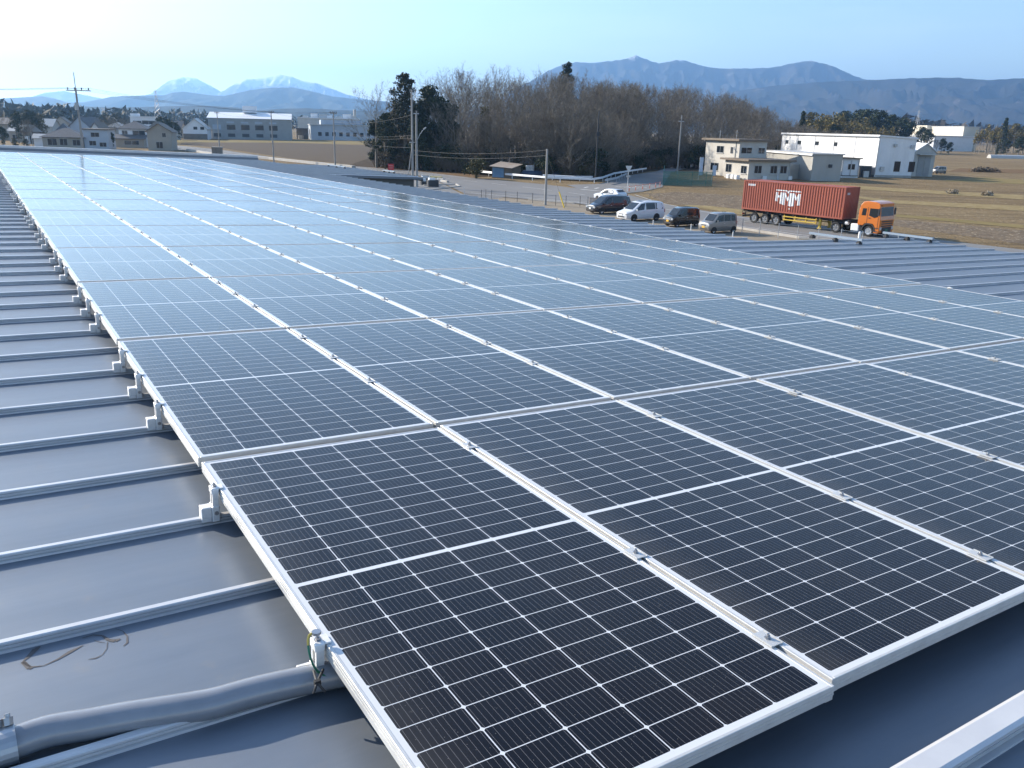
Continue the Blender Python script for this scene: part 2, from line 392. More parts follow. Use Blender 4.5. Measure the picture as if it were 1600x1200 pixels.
b = MB(); b.box(-.023, .023, -.034, .034, .0012, .0045); b.box(-.023, -.020, -.034, .034, .0045, .0065); b.box(.020, .023, -.034, .034, .0045, .0065); b.box(-.006, .006, -.010, .010, -.075, .0012)
me_mid = b.mesh('clamp_plate', M['alu'])
me_mbolt = bolt_mesh(.0045)
def end_clamp(x, y, flip, label, group, detail=True):
    e = empty('end_clamp', (0, 0, 0), 0, label, 'clamp', group)
    e.matrix_world = RM @ Matrix.Translation((x, y, 0)) @ (Matrix.Rotation(pi, 4, 'Z') if flip else Matrix.Identity(4))
    put('seam_block', me_block, e); put('clip', me_clip, e)
    if detail: put('bolt', me_ebolt, e); put('screw', me_screw, e)
for i, y in enumerate(clamp_y):
    end_clamp(GX / 2, y, False, f'silver end clamp on the left edge of the array, {ordn(i+1)} from the near end', 'end clamps on the left edge of the array', i < 24)
for i, y in enumerate(clamp_y):
    if i > 4: end_clamp(NC * PW - GX / 2, y, True, f'silver end clamp on the car park edge of the array, {ordn(i+1)} from the near end', 'end clamps on the car park edge of the array', False)
mids = sorted(((y, c) for c in range(1, NC) for y in clamp_y))
far_mid = MB()
eye_r = RI @ Vector((0, 0, CAM_H))
mids.sort(key=lambda q: (q[1] * PW - eye_r.x) ** 2 + (q[0] - eye_r.y) ** 2)
for n, (y, c) in enumerate(mids):
    if n < 290:
        i = clamp_y.index(y)
        e = empty('mid_clamp', (0, 0, 0), 0, f'small silver clamp on the {ORD[c]} inner seam from the left, {ordn(i+1)} from its near end', 'clamp', 'clamps between the panel columns')
        e.matrix_world = RM @ Matrix.Translation((c * PW, y, 0))
        put('clamp_plate', me_mid, e); put('bolt', me_mbolt, e)
    else:
        far_mid.X = RM @ Matrix.Translation((c * PW, y, 0))
        far_mid.box(-.022, .022, -.032, .032, .0012, .0055); far_mid.tube([(0, 0, .005), (0, 0, .020)], .008, 6)
tag(far_mid.build('far_clamps', M['alu']), 'small silver clamps on the seams at the far end of the array', 'clamps', kind='stuff')
# ------------------------------------------------------------------ conduit, strap, earth wire, cable tie
def roofpt(u, v, z):
    d = RI.to_3x3() @ ray(u, v); o = eye_r; q = (z - o.z) / d.z
    return o + d * q
def spline(pts, n=8):
    pts = [Vector(p) for p in pts]; out = []
    for i in range(len(pts) - 1):
        p0, p1, p2, p3 = pts[max(i - 1, 0)], pts[i], pts[i + 1], pts[min(i + 2, len(pts) - 1)]
        for k in range(n):
            q = k / n
            out.append(0.5 * ((2 * p1) + (p2 - p0) * q + (2 * p0 - 5 * p1 + 4 * p2 - p3) * q * q + (3 * p1 - p0 - 3 * p2 + p3) * q ** 3))
    out.append(pts[-1]); return out
zc = ZP + .040
cpts = [roofpt(u, v, zc) for u, v in [(-140, 1215), (-60, 1190), (14, 1164), (75, 1143), (140, 1132), (199, 1121), (300, 1105), (340, 1097), (400, 1080), (480, 1062), (540, 1050), (620, 1036)]]
M['conduit'] = mat('conduit_grey', (0.31, 0.32, 0.34), 0.24, 0.15, c2=(0.26, 0.27, 0.29), scale=12)
e = empty('conduit', (0, 0, 0), 0, 'grey steel cable conduit lying bent across the near roof pans', 'conduit'); e.matrix_world = RM
b = MB(); b.tube(spline(cpts), .037, 20); b.build('pipe', M['conduit'], e, smooth=True)
e = empty('pipe_coupling', (0, 0, 0), 0, 'shiny metal coupling with screws round the conduit at the left', 'coupling'); e.matrix_world = RM
q0, q1 = roofpt(-70, 1192, zc), roofpt(26, 1162, zc)
b = MB(); b.tube([q0, q1], .044, 24); b.tube([q1 + (q0 - q1) * .02, q1], .0455, 24); b.build('sleeve', M['galv'], e, smooth=False)
dd = (q1 - q0).normalized()
for f_ in (.72, .9):
    q = q0 + (q1 - q0) * f_; n_ = Vector((.0, .45, .9)).normalized()
    b = MB(); b.tube([q + n_ * .045, q + n_ * .062], .011, 6); b.tube([q + n_ * .062, q + n_ * .070], .006, 8); b.build('screw', M['steel'], e)
# earth wire: green and yellow, looped at the nearest clamp
yc = clamp_y[1]
e = empty('earth_wire', (0, 0, 0), 0, 'green and yellow earth wire looped round the clamp beside the conduit', 'wire'); e.matrix_world = RM
wp = spline([(-.012, yc, .030), (-.030, yc + .006, .020), (-.036, yc - .012, -.012), (-.028, yc - .03, -.05), (-.005, yc - .042, -.075), (.03, yc - .05, -.08)], 8)
b = MB(); b.tube(wp, .0032, 6, 0); b.build('wire', mat('earth_green', (0.02, 0.16, 0.09), 0.4), e)
b = MB(); b.tube(wp[2:14], .0036, 6, 0); b.build('stripe', mat('earth_yellow', (0.45, 0.36, 0.07), 0.4), e)
b = MB(); b.tube([(-.012, yc, .026), (-.012, yc, .033)], .012, 10); b.build('lug', M['steel'], e)
e = empty('cable_tie', (0, 0, 0), 0, 'black cable tie knotted with crossed tails on the conduit', 'cable tie'); e.matrix_world = RM
kt = roofpt(496, 1066, zc + .05); 
b = MB()
for a_, c_ in (((490, 1083), (505, 1046)), ((508, 1081), (490, 1048))):
    b.tube(spline([roofpt(*a_, zc + .03), kt, roofpt(*c_, zc + .035)], 6), .0035, 6)
b.build('tails', M['cable'], e)
b = MB(); b.X = Matrix.Translation(kt); b.cbox(-.008, .008, -.006, .006, -.006, .006, .001); b.build('knot', M['black'], e)
# ================================================================== ground, fields, roads
t = NT('dry_field')
co = t.coord()
big = t.noise(0.012, 4, 0.6, co); mid_ = t.noise(0.12, 5, 0.65, co); fine = t.noise(1.6, 5, 0.7, co)
c1 = t.ramp(big, [(0.30, (0.145, 0.098, 0.050)), (0.48, (0.225, 0.155, 0.078)), (0.62, (0.29, 0.215, 0.118)), (0.75, (0.185, 0.12, 0.062))])
c2 = t.ramp(mid_, [(0.30, (0.125, 0.085, 0.045)), (0.55, (0.225, 0.16, 0.085)), (0.72, (0.31, 0.235, 0.135))])
c3 = t.mix(0.5, c1, c2)
t.base(t.mix(t.m('MULTIPLY', t.ramp(fine, [(0.35, (0, 0, 0)), (0.75, (1, 1, 1))]), 0.5), c3, (0.29, 0.225, 0.135)))
fl = t.noise(2.6, 3, 0.6, co, (1, .45, 1, radians(57)))
rows = t.noise(0.55, 4, 0.7, co, (.05, 1.0, 1, radians(-8)))
cc = t.b.inputs['Base Color'].links[0].from_socket
cc = t.mix(t.m('MULTIPLY', t.ramp(rows, [(0.50, (0, 0, 0)), (0.66, (1, 1, 1))]), 0.75), cc, (0.075, 0.055, 0.034))
cc = t.mix(t.m('MULTIPLY', t.ramp(fl, [(0.60, (0, 0, 0)), (0.70, (1, 1, 1))]), 0.6), cc, (0.58, 0.48, 0.33))
t.base(cc); t.set(0.95, spec=0.1); t.bump(fine, 1.0, 0.35)
M['field'] = t.mat
t = NT('plough')
co = t.coord()
wv = t.n('ShaderNodeTexWave'); wv.inputs['Scale'].default_value = 0.16; wv.inputs['Distortion'].default_value = 3.0; wv.inputs['Detail'].default_value = 3; wv.inputs['Detail Scale'].default_value = 1.5
mp = t.n('ShaderNodeMapping'); mp.inputs['Rotation'].default_value = (0, 0, radians(84)); t.link(co, mp.inputs[0]); t.link(mp.outputs[0], wv.inputs['Vector'])
pn = t.noise(0.5, 5, 0.65, co, (0.25, 1.6, 1))
t.base(t.mix(pn, t.ramp(wv.outputs['Fac'], [(0.2, (0.040, 0.032, 0.024)), (0.7, (0.13, 0.10, 0.068))]), (0.14, 0.105, 0.07)))
t.set(0.95, spec=0.1); t.bump(pn, 0.9, 0.3)
M['plough'] = t.mat
M['verge'] = mat('verge_grass', (0.24, 0.175, 0.08), 0.95, c2=(0.34, 0.27, 0.14), scale=0.7, bump=0.8, bdist=0.2, spec=0.1)
M['verge_red'] = mat('verge_litter', (0.14, 0.085, 0.045), 0.95, c2=(0.21, 0.14, 0.075), scale=0.8, bump=0.8, bdist=0.15, spec=0.1)
M['green_strip'] = mat('yellow_green_grass', (0.20, 0.155, 0.062), 0.95, c2=(0.27, 0.205, 0.095), scale=0.2, bump=0.5, bdist=0.2, spec=0.1)
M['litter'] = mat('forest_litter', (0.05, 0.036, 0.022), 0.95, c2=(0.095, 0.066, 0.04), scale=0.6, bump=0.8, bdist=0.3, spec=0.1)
t = NT('asphalt')
co = t.coord(); a1 = t.noise(0.07, 4, 0.6, co, (1, .35, 1, radians(33))); a2 = t.noise(9, 4, 0.7, co)
t.base(t.mix(t.m('MULTIPLY', a2, 0.35), t.ramp(a1, [(0.3, (0.155, 0.15, 0.145)), (0.7, (0.215, 0.21, 0.20))]), (0.26, 0.25, 0.24))); t.set(0.85, spec=0.3); t.bump(a2, 0.2, 0.02)
M['asphalt'] = t.mat
M['gravel'] = mat('lot_gravel', (0.24, 0.20, 0.15), 0.95, c2=(0.34, 0.29, 0.225), scale=0.5, lo=.3, hi=.75, bump=0.6, bdist=0.05, bscale=6, spec=0.1)
M['line'] = mat('road_paint', (0.62, 0.61, 0.58), 0.7, c2=(0.36, 0.35, 0.33), scale=1.3, lo=0.45, hi=0.72)
def sheet(name, pts, z, m, kind='structure', label=None, cat=None):
    b = MB(); b.add([(p[0], p[1], z) for p in pts], [tuple(range(len(pts)))])
    me = b.mesh(name, m)
    if me.polygons[0].normal.z < 0: me.flip_normals()
    return tag(put(name, me), label or name.replace('_', ' ') + ' lying open in the winter sun', cat or name.replace('_', ' '), kind=kind)
b = MB(); R_ = 13000.0
b.add([(-R_, -2500, 0), (R_, -2500, 0), (R_, R_, 0), (-R_, R_, 0)], [(0, 1, 2, 3)])
tag(b.build('ground', M['field']), 'wide flat ground of dry brown farm fields', 'ground', kind='structure')
g = lambda *q: [G(*p) for p in q]
# ploughed field left of the grove, with its green strip behind
sheet('ploughed_field', g((281, 226), (345, 231), (451, 247), (571, 259.5), (600, 250), (610, 240), (600, 228), (440, 223), (285, 222)), .02, M['plough'])
sheet('grass_strip', g((268, 224.5), (290, 222.5), (440, 223), (575, 226), (575, 220), (440, 218.5), (275, 219)), .03, M['green_strip'])
# strips crossing the fields at the right
for q, mm in ((((1060, 320), (1160, 336), (1160, 328), (1110, 322)), 'verge'), (((1280, 300), (1395, 313), (1600, 322), (1600, 330), (1395, 318)), 'verge'),
              (((1300, 288), (1480, 299), (1600, 305), (1600, 312), (1300, 293)), 'verge'), (((1400, 335), (1600, 352), (1600, 357), (1400, 339)), 'green_strip'),
              (((1470, 283), (1600, 288), (1600, 281), (1530, 277)), 'green_strip'), (((1480, 268), (1600, 271), (1600, 265), (1500, 263)), 'verge_red'),
              (((1390, 352), (1600, 382), (1600, 360), (1400, 343)), 'plough_pale'), (((1040, 318), (1160, 334), (1160, 306), (1060, 300), (1010, 303)), 'plough_pale')):
    if mm == 'plough_pale' and mm not in M:
        tt_ = NT('stubble_soil'); co_ = tt_.coord(); a_ = tt_.noise(0.7, 6, 0.75, co_); b_ = tt_.noise(1.9, 3, 0.6, co_)
        tt_.base(tt_.mix(tt_.ramp(b_, [(0.60, (0, 0, 0)), (0.67, (1, 1, 1))]), tt_.ramp(a_, [(.3, (0.115, 0.085, 0.058)), (.7, (0.26, 0.20, 0.135))]), (0.52, 0.44, 0.31))); tt_.set(0.95, spec=0.1); tt_.bump(a_, 1.0, .4); M[mm] = tt_.mat
    sheet('field_strip', g(*q), .015 if mm == 'plough_pale' else .03, M[mm])
# leaf litter below the grove
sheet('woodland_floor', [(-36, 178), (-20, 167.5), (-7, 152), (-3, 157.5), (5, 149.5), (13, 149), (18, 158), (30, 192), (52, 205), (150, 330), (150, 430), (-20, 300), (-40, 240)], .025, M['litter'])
sheet('grass_verge', g((570, 261.5), (650, 268), (741, 280), (752, 272), (700, 268.5), (610, 262)), .04, M['verge_red'])
# main road
far_e = [(-113, 286.1), (-92, 262), (-56, 205), (-33, 178), (-20, 166.5), (-8, 149.5), (4.5, 136.5), (9.5, 128.5)]
road = [(-190, 375)] + far_e + [(15.3, 120.8), (18.5, 105.2), (21.5, 97.7), (25, 90.7), (38.6, 73.6), (48, 62), (90, 6), (86, 1), (43, 58), (33, 68), (25, 73.6), (21.6, 79.6), (14.6, 90.5), (7.3, 102.6), (-7, 113.5), (-11, 131), (-16.5, 150), (-42, 183), (-58.5, 202.5), (-76, 218), (-96, 246), (-196, 368)]
sheet('road', road, .05, M['asphalt'])
sheet('side_road', [(9.3, 128), (15.3, 121.2), (18.5, 125), (23.5, 137), (34, 188), (60, 262), (54, 264), (31, 190), (20.5, 166), (16.5, 150.5), (13.6, 141), (8, 136.5)], .058, M['asphalt'])
sheet('car_park', [(-16, 150), (-11.5, 131), (-7.3, 113), (7.0, 102.2), (14.3, 90.2), (21.2, 79.2), (24.5, 73.2), (33, 67.5), (42, 58), (60, 35), (40, 10), (12, 20), (4, 40), (-10, 60), (-26, 85), (-30, 110)], .03, M['gravel'])
sheet('car_park_entrance', [(-16.6, 149), (-11.4, 131.5), (-7.6, 113.4), (-1.5, 109.5), (-5, 103), (-14, 104), (-24, 118)], .043, M['asphalt'])
# painted lines
def line(pts, wd, z=.066, name='road_line', dash=None):
    b = MB(); P = [Vector((p[0], p[1], z)) for p in pts]
    for i in range(len(P) - 1):
        a, c = P[i], P[i + 1]; d = (c - a); L = d.length; d.normalize(); n = Vector((-d.y, d.x, 0)) * wd / 2
        s = 0.0
        while s < L:
            e = min(L, s + (dash[0] if dash else L)); p, q = a + d * s, a + d * e
            b.quad(p - n, q - n, q + n, p + n); s = e + (dash[1] if dash else 0)
            if not dash: break
    o = b.build(name, M['line']); o['kind'] = 'structure'; return tag(o, 'worn white painted line along the road', 'road line')
line([(-95, 242), (-57.5, 205), (-41.5, 185.5), (-17.5, 153)], .20)
line([(-6.2, 114.6), (0.2, 110.4), (7.6, 104.2), (14.8, 92.6), (21.8, 81.7), (25.6, 75.8), (33.5, 69.8), (43.8, 59.8)], .22)
line([(-110, 283), (-55, 203), (-32.5, 175.5), (-19.5, 164.5), (-8, 147)], .18)
line([(16.6, 119), (18.0, 107), (20.6, 97.5), (24, 90.6), (37.5, 74)], .18)
line([(-100, 263), (-56, 204), (-31, 172), (-14, 148), (3.0, 126.5), (11.5, 113), (17.5, 97.5), (23.2, 86.5), (34.8, 72.2)], .16, dash=(4, 4))
line([(9.6, 127.2), (15.0, 121.4)], .45); 
for k_ in range(4): line([(10.4 + k_ * 1.5, 129.6 - k_ * 1.5 + 1), (11.2 + k_ * 1.5, 130.6 - k_ * 1.5 + 2.4)], .35)
try:                                            # stop lettering painted on the side road
    cu = bpy.data.curves.new('stop_letters', 'FONT'); cu.body = '止まれ'; cu.size = 2.0; cu.align_x = 'CENTER'
    ob = bpy.data.objects.new('tmp', cu); COL.objects.link(ob)
    me = bpy.data.meshes.new_from_object(ob.evaluated_get(bpy.context.evaluated_depsgraph_get())); bpy.data.objects.remove(ob)
    me.name = 'stop_lettering'; me.materials.clear(); me.materials.append(M['line'])
    o = put('stop_lettering', me); o['kind'] = 'structure'; tag(o, 'worn white stop lettering painted on the side road', 'road lettering')
    o.location = (17.2, 133.5, .07); o.rotation_euler = (0, 0, radians(-47)); o.scale = (0.8, 2.2, 1)
except Exception as ex: print('no lettering', ex)
# kerbs
def strip_wall(name, pts, wd, h, m, label, cat, kind=None, group=None, z=.05, parent=None):
    b = MB(); P = [Vector((p[0], p[1], z)) for p in pts]
    for i in range(len(P) - 1):
        a, c = P[i], P[i + 1]; d = (c - a).normalized(); n = Vector((-d.y, d.x, 0)) * wd / 2
        a2 = a if i == 0 else a - d * .01
        b.add([a2 - n, c - n, c + n, a2 + n] + [q + Vector((0, 0, h)) for q in (a2 - n, c - n, c + n, a2 + n)], [(0, 1, 5, 4), (1, 2, 6, 5), (2, 3, 7, 6), (3, 0, 4, 7), (4, 5, 6, 7)])
    return tag(b.build(name, m, parent), label, cat, group, kind)
M['kerb'] = mat('kerb_concrete', (0.50, 0.47, 0.42), 0.85, c2=(0.40, 0.37, 0.33), scale=1.5)
strip_wall('kerb', [(-94, 243.5), (-77.0, 217.6), (-58.5, 201.2), (-42.6, 182.2), (-33, 171.5)], .9, .5, M['kerb'], 'long pale concrete kerb beside the road behind the far roof end', 'kerb')
strip_wall('low_wall', [(14.4, 89.8), (21.3, 78.7), (24.8, 72.8), (33, 66.8), (43, 57)], .18, .22, M['kerb'], 'low concrete wall between car park and road, carrying thin fence posts', 'wall')
strip_wall('kerb', [(7.0, 102.0), (1.5, 106.2)], .15, .15, M['kerb'], 'low grey kerb beside the dark parked minivan', 'kerb')
for i, (u, v, l2, a_) in enumerate(((668, 276.5, 2.2, -20), (681, 278.5, 2.6, -28), (689, 281.5, 1.4, -38), (695, 285, 2.2, -58))):
    p = G(u, v); e = empty('kerb_block', (p.x, p.y, .05), radians(a_), ['pale kerb block nearest the pair of poles', 'yellowish long kerb block, second in the curved row', 'short white kerb block, third in the curved row', 'pale kerb block at the outer end of the curved row'][i], 'kerb block', 'kerb blocks round the entrance')
    b = MB(); b.cbox(-l2 / 2, l2 / 2, -.18, .18, 0, .3, .05); b.build('block', M['kerb'] if i != 1 else mat('kerb_yellow', (0.5, 0.42, 0.2), .8), e)
    b = MB(); b.box(-l2 / 2 - .015, -l2 / 2 + .15, -.19, .19, .02, .31); b.build('end_band', M['white'], e)
strip_wall('kerb', [(-14, 127), (-9.5, 131.5), (-8.6, 127), (-12, 118.5)], .25, .12, M['kerb'], 'rounded pale kerb edge at the car park entrance', 'kerb')

# ================================================================== buildings
M['w_cream'] = mat('wall_cream', (0.55, 0.53, 0.48), 0.8, c2=(0.46, 0.44, 0.40), scale=0.5)
M['w_white'] = mat('wall_white', (0.78, 0.79, 0.80), 0.6, c2=(0.72, 0.73, 0.74), scale=0.6)
M['w_grey'] = mat('wall_grey', (0.36, 0.36, 0.35), 0.75, c2=(0.29, 0.29, 0.285), scale=0.5)
M['w_tan'] = mat('wall_tan', (0.40, 0.36, 0.30), 0.8, c2=(0.33, 0.30, 0.25), scale=0.5)
M['w_brown'] = mat('wall_brown', (0.20, 0.165, 0.13), 0.8, c2=(0.15, 0.125, 0.10), scale=0.5)
M['w_beige'] = mat('wall_beige', (0.62, 0.56, 0.45), 0.75, c2=(0.56, 0.50, 0.40), scale=0.2)
M['w_blue'] = mat('wall_pale_blue', (0.46, 0.50, 0.55), 0.7, c2=(0.40, 0.44, 0.49), scale=0.4)
M['r_dark'] = mat('roof_tile_dark', (0.095, 0.09, 0.088), 0.65, c2=(0.14, 0.13, 0.125), scale=1.5)
M['r_brown'] = mat('roof_tile_brown', (0.15, 0.115, 0.085), 0.7, c2=(0.20, 0.16, 0.12), scale=1.5)
M['r_pale'] = mat('roof_pale', (0.50, 0.49, 0.46), 0.55, 0.1, c2=(0.42, 0.41, 0.39), scale=1)
M['r_white'] = mat('roof_white', (0.78, 0.78, 0.78), 0.5, 0.1)
def siding(name, c, pitch, axis_mix=True):
    t = NT(name); co = t.coord(); s_ = t.n('ShaderNodeSeparateXYZ'); t.link(co, s_.inputs[0])
    q = t.m('FRACT', t.m('DIVIDE', t.m('ADD', s_.outputs[0], s_.outputs[1]), pitch))
    h_ = t.m('LESS_THAN', q, 0.35)
    st = t.ramp(t.noise(0.5, 4, 0.6, co, (1, 1, .25)), [(0.35, c), (0.75, tuple(x * .86 for x in c))])
    t.base(st); t.set(0.55, 0.15); t.bump(h_, 0.6, 0.05); return t.mat
M['s_white'] = siding('siding_white', (0.80, 0.81, 0.82), 0.6)
M['s_grey'] = siding('siding_grey', (0.42, 0.41, 0.38), 0.5)
UP = Vector((0, 0, 1))
class Bd:
    """one building: local x runs along its front face, local y away from the viewer, origin at the near corner"""
    def __init__(s, name, u, v, ang, label, cat, ul=None, ur=None, W=None, D=None, group=None):
        s.o = G(u, v); s.dx = Vector((cos(ang), sin(ang), 0)); s.dy = Vector((-sin(ang), cos(ang), 0))
        s.W = W if W else run_to(s.o, s.dx, ur); s.D = D if D else run_to(s.o, s.dy, ul)
        s.e = empty(name, s.o, ang, label, cat, group)
    def box(s, name, x0, x1, y0, y1, z0, z1, m, parent=None):
        b = MB(); b.box(x0, x1, y0, y1, z0, z1); return b.build(name, m, parent or s.e)
    def walls(s, h, m, x0=0, x1=None, y0=0, y1=None, z0=0, name='wall'):
        return s.box(name, x0, s.W if x1 is None else x1, y0, s.D if y1 is None else y1, z0, h, m)
    def flat(s, h, th, ov, m, name='roof'):
        return s.box(name, -ov, s.W + ov, -ov, s.D + ov, h + .002, h + th, m)
    def gable(s, h, rise, along, m, mw=None, ov=.5, th=.16, x0=0, x1=None, y0=0, y1=None, name='roof'):
        """ridge runs along 'x' or 'y'; gable triangles take the wall's material"""
        x1 = s.W if x1 is None else x1; y1 = s.D if y1 is None else y1
        b = MB(); wmb = MB()
        if along == 'x':
            c = (y0 + y1) / 2; k = rise / (c - y0)
            for a_, sg in ((y0 - ov, 1), (y1 + ov, -1)):
                zz = h - ov * k
                b.add([(x0 - ov, a_, zz), (x1 + ov, a_, zz), (x1 + ov, c, h + rise), (x0 - ov, c, h + rise)] + [(x0 - ov, a_, zz + th), (x1 + ov, a_, zz + th), (x1 + ov, c, h + rise + th), (x0 - ov, c, h + rise + th)], [(3, 2, 1, 0), (4, 5, 6, 7), (0, 1, 5, 4), (1, 2, 6, 5), (3, 0, 4, 7)])
            for xx in (x0 + .01, x1 - .01): wmb.add([(xx, y0, h), (xx, y1, h), (xx, c, h + rise)], [(0, 1, 2)])
        else:
            c = (x0 + x1) / 2; k = rise / (c - x0)
            for a_ in (x0 - ov, x1 + ov):
                zz = h - ov * k
                b.add([(a_, y0 - ov, zz), (a_, y1 + ov, zz), (c, y1 + ov, h + rise), (c, y0 - ov, h + rise)] + [(a_, y0 - ov, zz + th), (a_, y1 + ov, zz + th), (c, y1 + ov, h + rise + th), (c, y0 - ov, h + rise + th)], [(3, 2, 1, 0), (4, 5, 6, 7), (0, 1, 5, 4), (1, 2, 6, 5), (2, 3, 7, 6), (3, 0, 4, 7)])
            for yy_ in (y0 + .01, y1 - .01): wmb.add([(x0, yy_, h), (x1, yy_, h), (c, yy_, h + rise)], [(0, 1, 2)])
        wmb.build('gable', mw, s.e)
        return b.build(name, m, s.e)
    def hip(s, h, rise, m, ov=.6, x0=0, x1=None, y0=0, y1=None, name='roof'):
        x1 = s.W if x1 is None else x1; y1 = s.D if y1 is None else y1
        b = MB(); d_ = min(x1 - x0, y1 - y0) / 2; cy_ = (y0 + y1) / 2; cx_ = (x0 + x1) / 2
        if x1 - x0 >= y1 - y0: r0, r1 = (x0 + d_, cy_), (x1 - d_, cy_)
        else: r0, r1 = (cx_, y0 + d_), (cx_, y1 - d_)
        e_ = [(x0 - ov, y0 - ov, h), (x1 + ov, y0 - ov, h), (x1 + ov, y1 + ov, h), (x0 - ov, y1 + ov, h)]
        lo_ = [(x, y, h - .18) for x, y, _ in e_]
        p = e_ + [(*r0, h + rise), (*r1, h + rise)] + lo_
        f = [(0, 1, 5, 4), (1, 2, 5), (2, 3, 4, 5), (3, 0, 4)] if x1 - x0 >= y1 - y0 else [(0, 1, 4), (1, 2, 5, 4), (2, 3, 5), (3, 0, 4, 5)]
        f += [(6, 7, 1, 0), (7, 8, 2, 1), (8, 9, 3, 2), (9, 6, 0, 3), (9, 8, 7, 6)]
        b.add(p, f); return b.build(name, m, s.e)
    def win(s, face, a, z, wd, h, at=0.0, name='window', m=None, pane=True, mull=1):
        """window on a face: 'f' front (plane y = at), 'l' left (plane x = at)"""
        fr_ = MB(); gl_ = MB(); k = .06
        def bx(bb, a0, a1, z0, z1, d0, d1):
            if face == 'f': bb.box(a0, a1, at - d1, at - d0, z0, z1)
            else: bb.box(at - d1, at - d0, a0, a1, z0, z1)
        if not pane:
            bx(gl_, a, a + wd, z, z + h, .0, .05); return gl_.build(name, m or M['glass'], s.e)
        bx(fr_, a, a + wd, z, z + k, 0, .06); bx(fr_, a, a + wd, z + h - k, z + h, 0, .06)
        for i in range(mull + 2):
            c_ = a + (wd - k) * i / (mull + 1); bx(fr_, c_, c_ + k, z + k, z + h - k, 0, .06)
        o = fr_.build(name, m or M['galv'], s.e)
        bx(gl_, a + k, a + wd - k, z + k, z + h - k, .005, .03); gl_.build('pane', M['glass'], o)
        return o
A6 = radians(6)
# white factory at the right
f1 = Bd('factory_building', 1366, 277, A6, 'large windowless looking white factory with four small windows high on its sunny wall', 'factory', ul=1217, ur=1423)
FH1 = 9.0
f1.walls(FH1 - .3, M['s_white'])
b = MB(); b.add([(-.25, -.25, FH1 - .3), (f1.W + .2, -.25, FH1 - .75), (f1.W + .2, f1.D + .25, FH1 - .75), (-.25, f1.D + .25, FH1 - .3)] + [(-.25, -.25, FH1), (f1.W + .2, -.25, FH1 - .45), (f1.W + .2, f1.D + .25, FH1 - .45), (-.25, f1.D + .25, FH1)], [(3, 2, 1, 0), (4, 5, 6, 7), (0, 1, 5, 4), (1, 2, 6, 5), (2, 3, 7, 6), (3, 0, 4, 7)])
b.build('roof', M['r_white'], f1.e)
for y_ in (f1.D * .955, f1.D * .80, f1.D * .60, f1.D * .41):
    f1.win('l', y_ - 2.2, 6.1, 2.0, 1.0, mull=1)
for x_ in (4.2, 7.6): f1.win('f', x_, 1.3, 1.4, 2.2, m=M['dark'], mull=0)
f1.box('vent', 3.4, 4.1, -.35, 0, 6.6, 7.2, M['galv']); f1.box('vent', f1.W - 1.2, f1.W - .4, -.35, 0, 6.4, 7.0, M['galv'])
f1.box('downpipe', -.16, -.01, -.16, -.01, 0, FH1 - .3, M['galv']); f1.box('meter_box', 1.0, 1.9, -.3, 0, 1.4, 2.3, M['galv'])
# gabled annex
f2 = Bd('annex_building', 1424, 275.5, A6, 'small pale gabled annex standing at the right end of the white factory', 'building', ur=1456, D=14)
f2.walls(5.6, M['w_cream']); f2.gable(5.6, 1.7, 'y', M['r_white'], M['w_cream'], ov=.25)
f2.box('door', f2.W * .2, f2.W * .5 - .06, -.08, 0, .05, 4.6, M['w_grey']); f2.box('door', f2.W * .5 + .06, f2.W * .8, -.08, 0, .05, 4.6, M['w_grey']); f2.box('awning', f2.W * .12, f2.W * .9, -1.1, -.01, 4.85, 5.05, M['galv'])
# grey shed
f3 = Bd('storage_shed', 1266, 282.5, A6, 'low grey metal shed with pale flat roof between the office and the white factory', 'shed', ul=1194, ur=1312)
f3.walls(5.0, M['s_grey']); f3.flat(5.0, .22, .3, M['r_pale']); f3.box('vent', f3.W * .55, f3.W * .55 + .7, -.2, 0, 2.6, 3.2, M['dark'])
f3.box('gutter', -.42, -.31, -.3, f3.D + .3, 4.78, 5.0, M['white'])
# small white shack
f4 = Bd('white_shack', 1313, 277.5, A6, 'small white shack with one dark window beside the white factory', 'shack', ur=1340, D=7)
f4.walls(3.9, M['w_white']); f4.flat(3.9, .25, .4, M['r_brown']); f4.win('f', f4.W * .35, 1.7, 1.6, 1.2); f4.box('base_rail', 0, f4.W, -.12, 0, .35, .5, M['dark'])
for x_ in (.1, f4.W * .5, f4.W - .25): f4.box('post', x_, x_ + .15, -.12, 0, .5, 3.6, M['galv'])
f5 = Bd('machine_hut', 1344, 276.5, A6, 'dark open lean-to with machinery against the white factory corner', 'lean-to', W=2.4, D=3)
f5.walls(2.3, M['dark']); f5.flat(2.3, .12, .25, M['r_pale']); f5.box('machine', .4, 1.6, -.6, -.02, 0, 1.3, M['galv'])
# office: two storeys behind, one storey in front
A20 = radians(20)
f6 = Bd('office_building', 1168, 281, A20, 'pale two storey office with flat overhanging roofs and a lower front wing', 'office', ul=1131, ur=1232)
f6.walls(3.5, M['w_cream'], name='front_wall'); f6.flat(3.5, .35, .8, M['r_brown'], name='front_roof')
D6 = f6.D
wid = run_to(f6.o + f6.dy * (D6 + .02), f6.dx, 1193); ox = run_to(f6.o + f6.dy * (D6 + .02), f6.dx, 1151)
f6.walls(7.1, M['w_cream'], x0=ox, x1=wid, y0=D6 + .02, y1=D6 + 12.5, name='wall')
f6.box('roof', ox - .8, wid + .6, D6 - .7, D6 + 13.2, 7.102, 7.5, M['r_brown'])
f6.box('back_wall', f6.W + .02, f6.W + 5, D6 * .4, D6 + 3, 0, 2.9, M['w_cream'])
for x_, w_2 in ((1.3, 1.7), (5.0, 1.6), (7.3, 1.6)): f6.win('f', x_, 1.2, w_2, 1.5)
